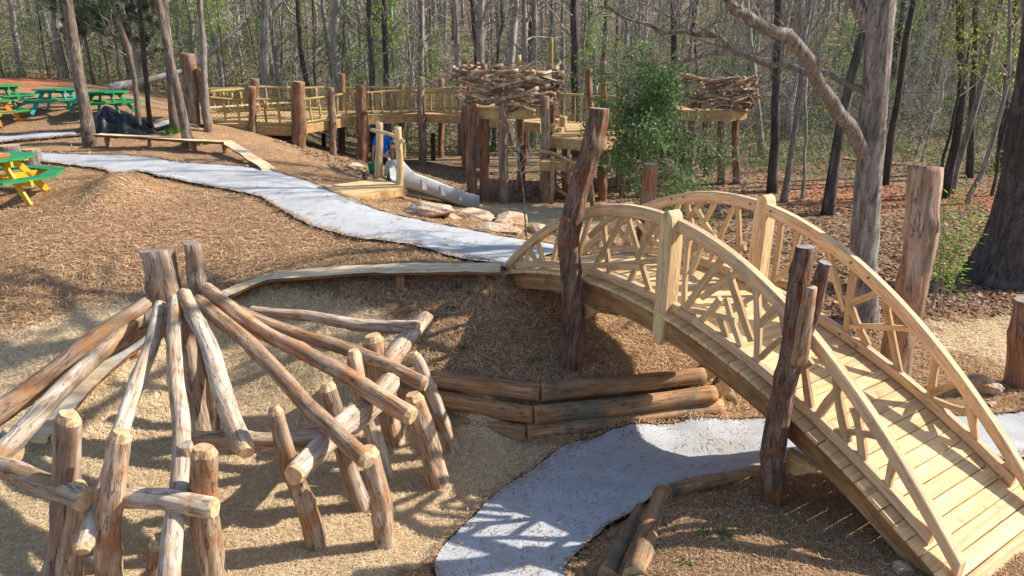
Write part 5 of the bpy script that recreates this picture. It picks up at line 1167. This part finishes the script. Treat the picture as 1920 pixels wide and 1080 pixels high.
# undergrowth: clumps of small green leaves
x, Y = scatter_forest(1700, 23, 75, 1.0); x2, Y2 = scatter_forest(800, 23, 40, 1.0); x = np.concatenate([x, x2]); Y = np.concatenate([Y, Y2]); nC_ = len(x); per = 60
g = smooth_noise(x, Y, 21, 9)+np.where(x < -.1*Y, .35, 0)+.12; k = g > -.05; x, Y = x[k], Y[k]; nC_ = len(x)
rad = rs.uniform(.35, 1.1, nC_)*np.clip(Y/38, .8, 1.6); hh = rs.uniform(.3, 1.5, nC_)*np.clip(Y/38, .8, 1.6)
cx = np.repeat(x, per)+rs.normal(size=nC_*per)*np.repeat(rad, per)*.6; cy = np.repeat(Y, per)+rs.normal(size=nC_*per)*np.repeat(rad, per)*.6; cz = Hn(cx, cy)+np.abs(rs.normal(size=nC_*per))*np.repeat(hh, per)*.7
n = len(cx); a = rs.normal(size=(n, 3)); a /= np.linalg.norm(a, axis=1)[:, None]; b = np.cross(a, rs.normal(size=(n, 3))); b /= np.linalg.norm(b, axis=1)[:, None]; s_ = (rs.uniform(.035, .08, n)*np.clip(cy/35, .8, 2))[:, None]; c = np.column_stack([cx, cy, cz])
quads('undergrowth', np.stack([c-a*s_, c+b*s_*.5, c+a*s_, c-b*s_*.5], 1), 'leaf_under', None, np.clip(rs.normal(.5, .2, n)+np.repeat(rs.normal(0, .2, nC_), per), 0, 1))
# airy pale green veil of opening buds through the wood
x, Y = scatter_forest(760, 27, 80, 1.0); g = smooth_noise(x, Y, 31, 8); k = g > -.25; x, Y = x[k], Y[k]; nC_ = len(x); per = 46
zc = .8+rs.rand(nC_)*7.5*np.clip(Y/55, .6, 1.3); rr_ = rs.uniform(.35, .9, nC_)*np.clip(Y/40, .8, 1.6)
c = np.column_stack([np.repeat(x, per), np.repeat(Y, per), np.repeat(zc, per)])+rs.normal(size=(nC_*per, 3))*np.repeat(rr_, per)[:, None]*np.array([.75, .75, .35]); c[:, 2] += Hn(c[:, 0], c[:, 1]); n = len(c)
a = rs.normal(size=(n, 3)); a /= np.linalg.norm(a, axis=1)[:, None]; b = np.cross(a, rs.normal(size=(n, 3))); b /= np.linalg.norm(b, axis=1)[:, None]; s_ = (rs.uniform(.03, .065, n)*np.clip(c[:, 1]/35, .8, 2))[:, None]; mlt = np.repeat(rs.rand(nC_) < .45, per)
for nm_, k, mt_ in (('opening_buds', mlt, 'leaf_yellow'), ('young_leaves', ~mlt, 'leaf_spring')):
    quads(nm_, np.stack([c-a*s_, c+b*s_*.5, c+a*s_, c-b*s_*.5], 1)[k], mt_, None, rs.rand(int(k.sum())))
# fallen pale log, wooden rail fence
fl = thing('fallen_log', 'pale fallen trunk lying behind the picnic tables', 'log', Yp(290, 165, 30)); log('trunk', Yp(205, 165, 29.5), Yp(350, 132, 31.5), .16, .12, fl, ('bark_grey', 'cut_grey'), bend=.02)
log('limb', Yp(350, 140, 31), Yp(470, 40, 32), .12, .06, fl, ('bark_grey', 'cut_grey'), bend=.03)
fe = thing('rail_fence', 'low brown wooden rail fence in the wood behind the thick stripped post', 'fence', Yp(1700, 330, 26))
fp = [Yp(u, v, Y) for u, v, Y in ((1575, 296, 25), (1665, 306, 25.5), (1775, 314, 26), (1870, 318, 24.5), (1930, 318, 24))]
for a, b in zip(fp[:-1], fp[1:]): log('rail', a, b, .055, .055, fe, ('landscape_log', 'cut'), bend=.01, sides=8)
for p in fp: log('post', Vector((p.x, p.y, H(p.x, p.y)-.1)), p+UP*.06, .065, .06, fe, ('landscape_log', 'cut'), bend=0, sides=8)
# bamboo-like shrub on the right and bare sapling by the path
sb = G(1752, 580); sh = thing('shrub', 'upright narrow leaved green shrub right of the thick stripped post', 'shrub', sb); tips = []
for k in range(6):
    V, F = [], []; P = wander(sb+Vector((RF.uniform(-.2, .2), RF.uniform(-.2, .2), -.05)), (RF.uniform(-.12, .12), RF.uniform(-.1, .1), 1), RF.uniform(1.3, 2.1), 8, RF, .06); tube(V, F, P, [.012-.001*i for i in range(9)], 5); ob('stem', V, F, 'twig', sh)
    for p in P[3:]: tips += [p+Vector((RF.gauss(0, .1), RF.gauss(0, .1), RF.gauss(0, .08))) for _ in range(5)]
tips = np.array([tuple(t) for t in tips]); n = len(tips)*4; c = np.repeat(tips, 4, 0)+rs.normal(size=(n, 3))*.05; d = rs.normal(size=(n, 3)); d[:, 2] = d[:, 2]*.5+.1; d /= np.linalg.norm(d, axis=1)[:, None]; w = np.cross(d, rs.normal(size=(n, 3))); w /= np.linalg.norm(w, axis=1)[:, None]; L = rs.uniform(.08, .15, n)[:, None]
inst('leaves', qmesh('leaves', np.stack([c, c+d*L*.45+w*.011, c+d*L, c+d*L*.45-w*.011], 1), 'leaf_spring', np.clip(rs.normal(.35, .25, n), 0, 1)), sh)
sp_ = G(988, 452); st = thing('sapling', 'thin bare sapling stem between the boulders and the far bridge end', 'sapling', sp_)
V, F = [], []; P = [sp_-UP*.1]+[Yp(u, v, sp_.y) for u, v in ((985, 420), (982, 370), (977, 330), (972, 300), (968, 262), (962, 225))]; tube(V, F, P, [.016, .015, .014, .012, .01, .007, .004], 6); ob('trunk', V, F, 'bark_dark', st, smooth=True)
V, F, tips = grow(random.Random(4), P, [.014]*7, 16, .5, .8, 3, minr=.003, lift=.12); ob('branches', V, F, 'twig', st)
# small green tufts
def tuft(u, v, label, n=26, L=.085, k=None, mat='grass_green', name='plant_tuft'):
    p = G(u, v); c = np.tile(np.array(p), (n, 1))+rs.normal(size=(n, 3))*np.array([.05, .05, .0])*L/.12; d = rs.normal(size=(n, 3)); d[:, 2] = np.abs(d[:, 2])+.5; d /= np.linalg.norm(d, axis=1)[:, None]
    w = np.cross(d, rs.normal(size=(n, 3))); w /= np.linalg.norm(w, axis=1)[:, None]; l = (rs.uniform(.5, 1.1, n)*L)[:, None]; e = w*L*.12
    o = inst(name, qmesh(name, np.stack([c, c+d*l*.5+e, c+d*l, c+d*l*.5-e], 1), mat, np.clip(rs.normal(.5, .25, n), 0, 1))); tag(o, label, 'plant', 'green tufts planted in the mulch')
for u, v, lb in [(862, 540, 'green plant tuft on the mound just below the split log bench end'), (880, 552, 'dark green plant tuft on the sunlit mound left of the bridge end'), (845, 578, 'green plant tuft lowest on the sunlit mound left of the bridge'), (872, 655, 'green plant tuft between the railing shadows on the mound'), (1007, 678, 'green plant tuft in shade left of the tall leaning log post'), (1322, 1000, 'left one of two plant tufts under the near bridge end'), (1364, 1002, 'right one of two plant tufts under the near bridge end'), (1285, 1058, 'bright plant tuft in the sun fleck at the bottom edge')]: tuft(u, v, lb)
for u, v, lb in [(790, 352, 'first grass tuft beside the slide'), (808, 360, 'second grass tuft beside the slide'), (823, 366, 'third grass tuft beside the slide'), (838, 374, 'lowest grass tuft beside the slide'), (362, 274, 'grass tuft at the foot of the nearer leaning pine'), (322, 250, 'grass tuft behind the nearer leaning pine')]: tuft(u, v, lb, 60, .3, name='grass_tuft')

# ---------------------------------------------------------------- loose straw, bark mulch and leaf litter lying on the ground
def in_poly(x, y, P):
    ins = np.zeros(len(x), bool)
    for k in range(len(P)):
        a, b = P[k], P[(k+1) % len(P)]; ins ^= ((a[1] > y) != (b[1] > y)) & (x < (b[0]-a[0])*(y-a[1])/(b[1]-a[1]+1e-12)+a[0])
    return ins
PP = [np.concatenate([A, B[::-1]]) for A, B in PATH_XY]
zr_ = zone[:, 0].reshape(XX.shape); zb_ = zone[:, 2].reshape(XX.shape); zg_ = zone[:, 1].reshape(XX.shape)
def zval(Zm, x, y):
    i = np.clip(np.searchsorted(GX, x)-1, 0, len(GX)-2); j = np.clip(np.searchsorted(GY, y)-1, 0, len(GY)-2); return Zm[j, i]
n = 640000; u_ = rs.rand(n); Y = 1/((1-u_)/3.7+u_/26.0); x = rs.uniform(-.84, .84, n)*(Y*CT+3.5*ST)
on = np.zeros(n, bool)
for P_ in PP: on |= in_poly(x, Y, P_)
k = ~on; x, Y = x[k], Y[k]; zs, zw, zg = zval(zr_, x, Y), zval(zb_, x, Y), zval(zg_, x, Y); r = rs.rand(len(x))
def slivers(name, x, Y, mat, L0, L1, w0, w1, tilt, lift, shape='q'):
    n = len(x); z = Hn(x, Y); e = .05; gx = (Hn(x+e, Y)-Hn(x-e, Y))/(2*e); gy = (Hn(x, Y+e)-Hn(x, Y-e))/(2*e)
    a = rs.uniform(0, 6.283, n); d = np.column_stack([np.cos(a), np.sin(a), gx*np.cos(a)+gy*np.sin(a)+rs.normal(0, tilt, n)]); w = np.column_stack([-np.sin(a), np.cos(a), -gx*np.sin(a)+gy*np.cos(a)+rs.normal(0, tilt, n)])
    f = np.clip(Y/7, .75, 1.6)[:, None]; L = rs.uniform(L0, L1, n)[:, None]*f/2; ww = rs.uniform(w0, w1, n)[:, None]*f/2; c = np.column_stack([x, Y, z+lift+rs.rand(n)*lift])
    P = np.stack([c-d*L-w*ww, c-d*L+w*ww, c+d*L+w*ww*.6, c+d*L-w*ww*.6], 1) if shape == 'q' else np.stack([c-d*L, c+w*ww, c+d*L, c-w*ww], 1)
    return quads(name, P, mat, None, np.clip(rs.normal(.5, .26, n), 0, 1))
k = (zs > .5) & (r < .62); slivers('loose_straw', x[k], Y[k], 'straw_pale', .035, .10, .0035, .008, .2, .012)
k = (zs <= .5) & (zw < .55) & (zg < .5) & (r < .75); slivers('pine_straw_mulch', x[k], Y[k], 'straw_brown', .035, .105, .0035, .009, .22, .013)
k = (zs <= .6) & (zw >= .4) & (r < .4); slivers('leaf_litter', x[k], Y[k], 'leaf_dead', .04, .09, .03, .06, .35, .012, 'd')
n = 9000; Y = 1/((1-rs.rand(n))/4+rs.rand(n)/22); x = rs.uniform(-.75, .75, n)*Y; on = np.zeros(n, bool)
for P_ in PP: on |= in_poly(x, Y, P_)
slivers('path_debris', x[on], Y[on], 'straw_brown', .03, .09, .006, .014, .05, .052)
ex, ey = [], []
for A, B in PATH_XY:
    for E_, O_ in ((A, B), (B, A)):
        k = rs.randint(0, len(E_)-1, 2000); t = rs.rand(2000)[:, None]; q = E_[k]*(1-t)+E_[k+1]*t; inn = O_[k]-E_[k]; inn /= np.linalg.norm(inn, axis=1)[:, None]+1e-9
        q = q+inn*(np.abs(rs.normal(0, .09, 2000))*smooth_noise(q[:, 0], q[:, 1], 41, 1.6).clip(-.15, 1)*2.2)[:, None]; ex.append(q[:, 0]); ey.append(q[:, 1])
ex = np.concatenate(ex); ey = np.concatenate(ey); k = (ey > 3.4) & (ey < 24); slivers('edge_straw', ex[k], ey[k], 'straw_brown', .04, .11, .004, .011, .12, .05)
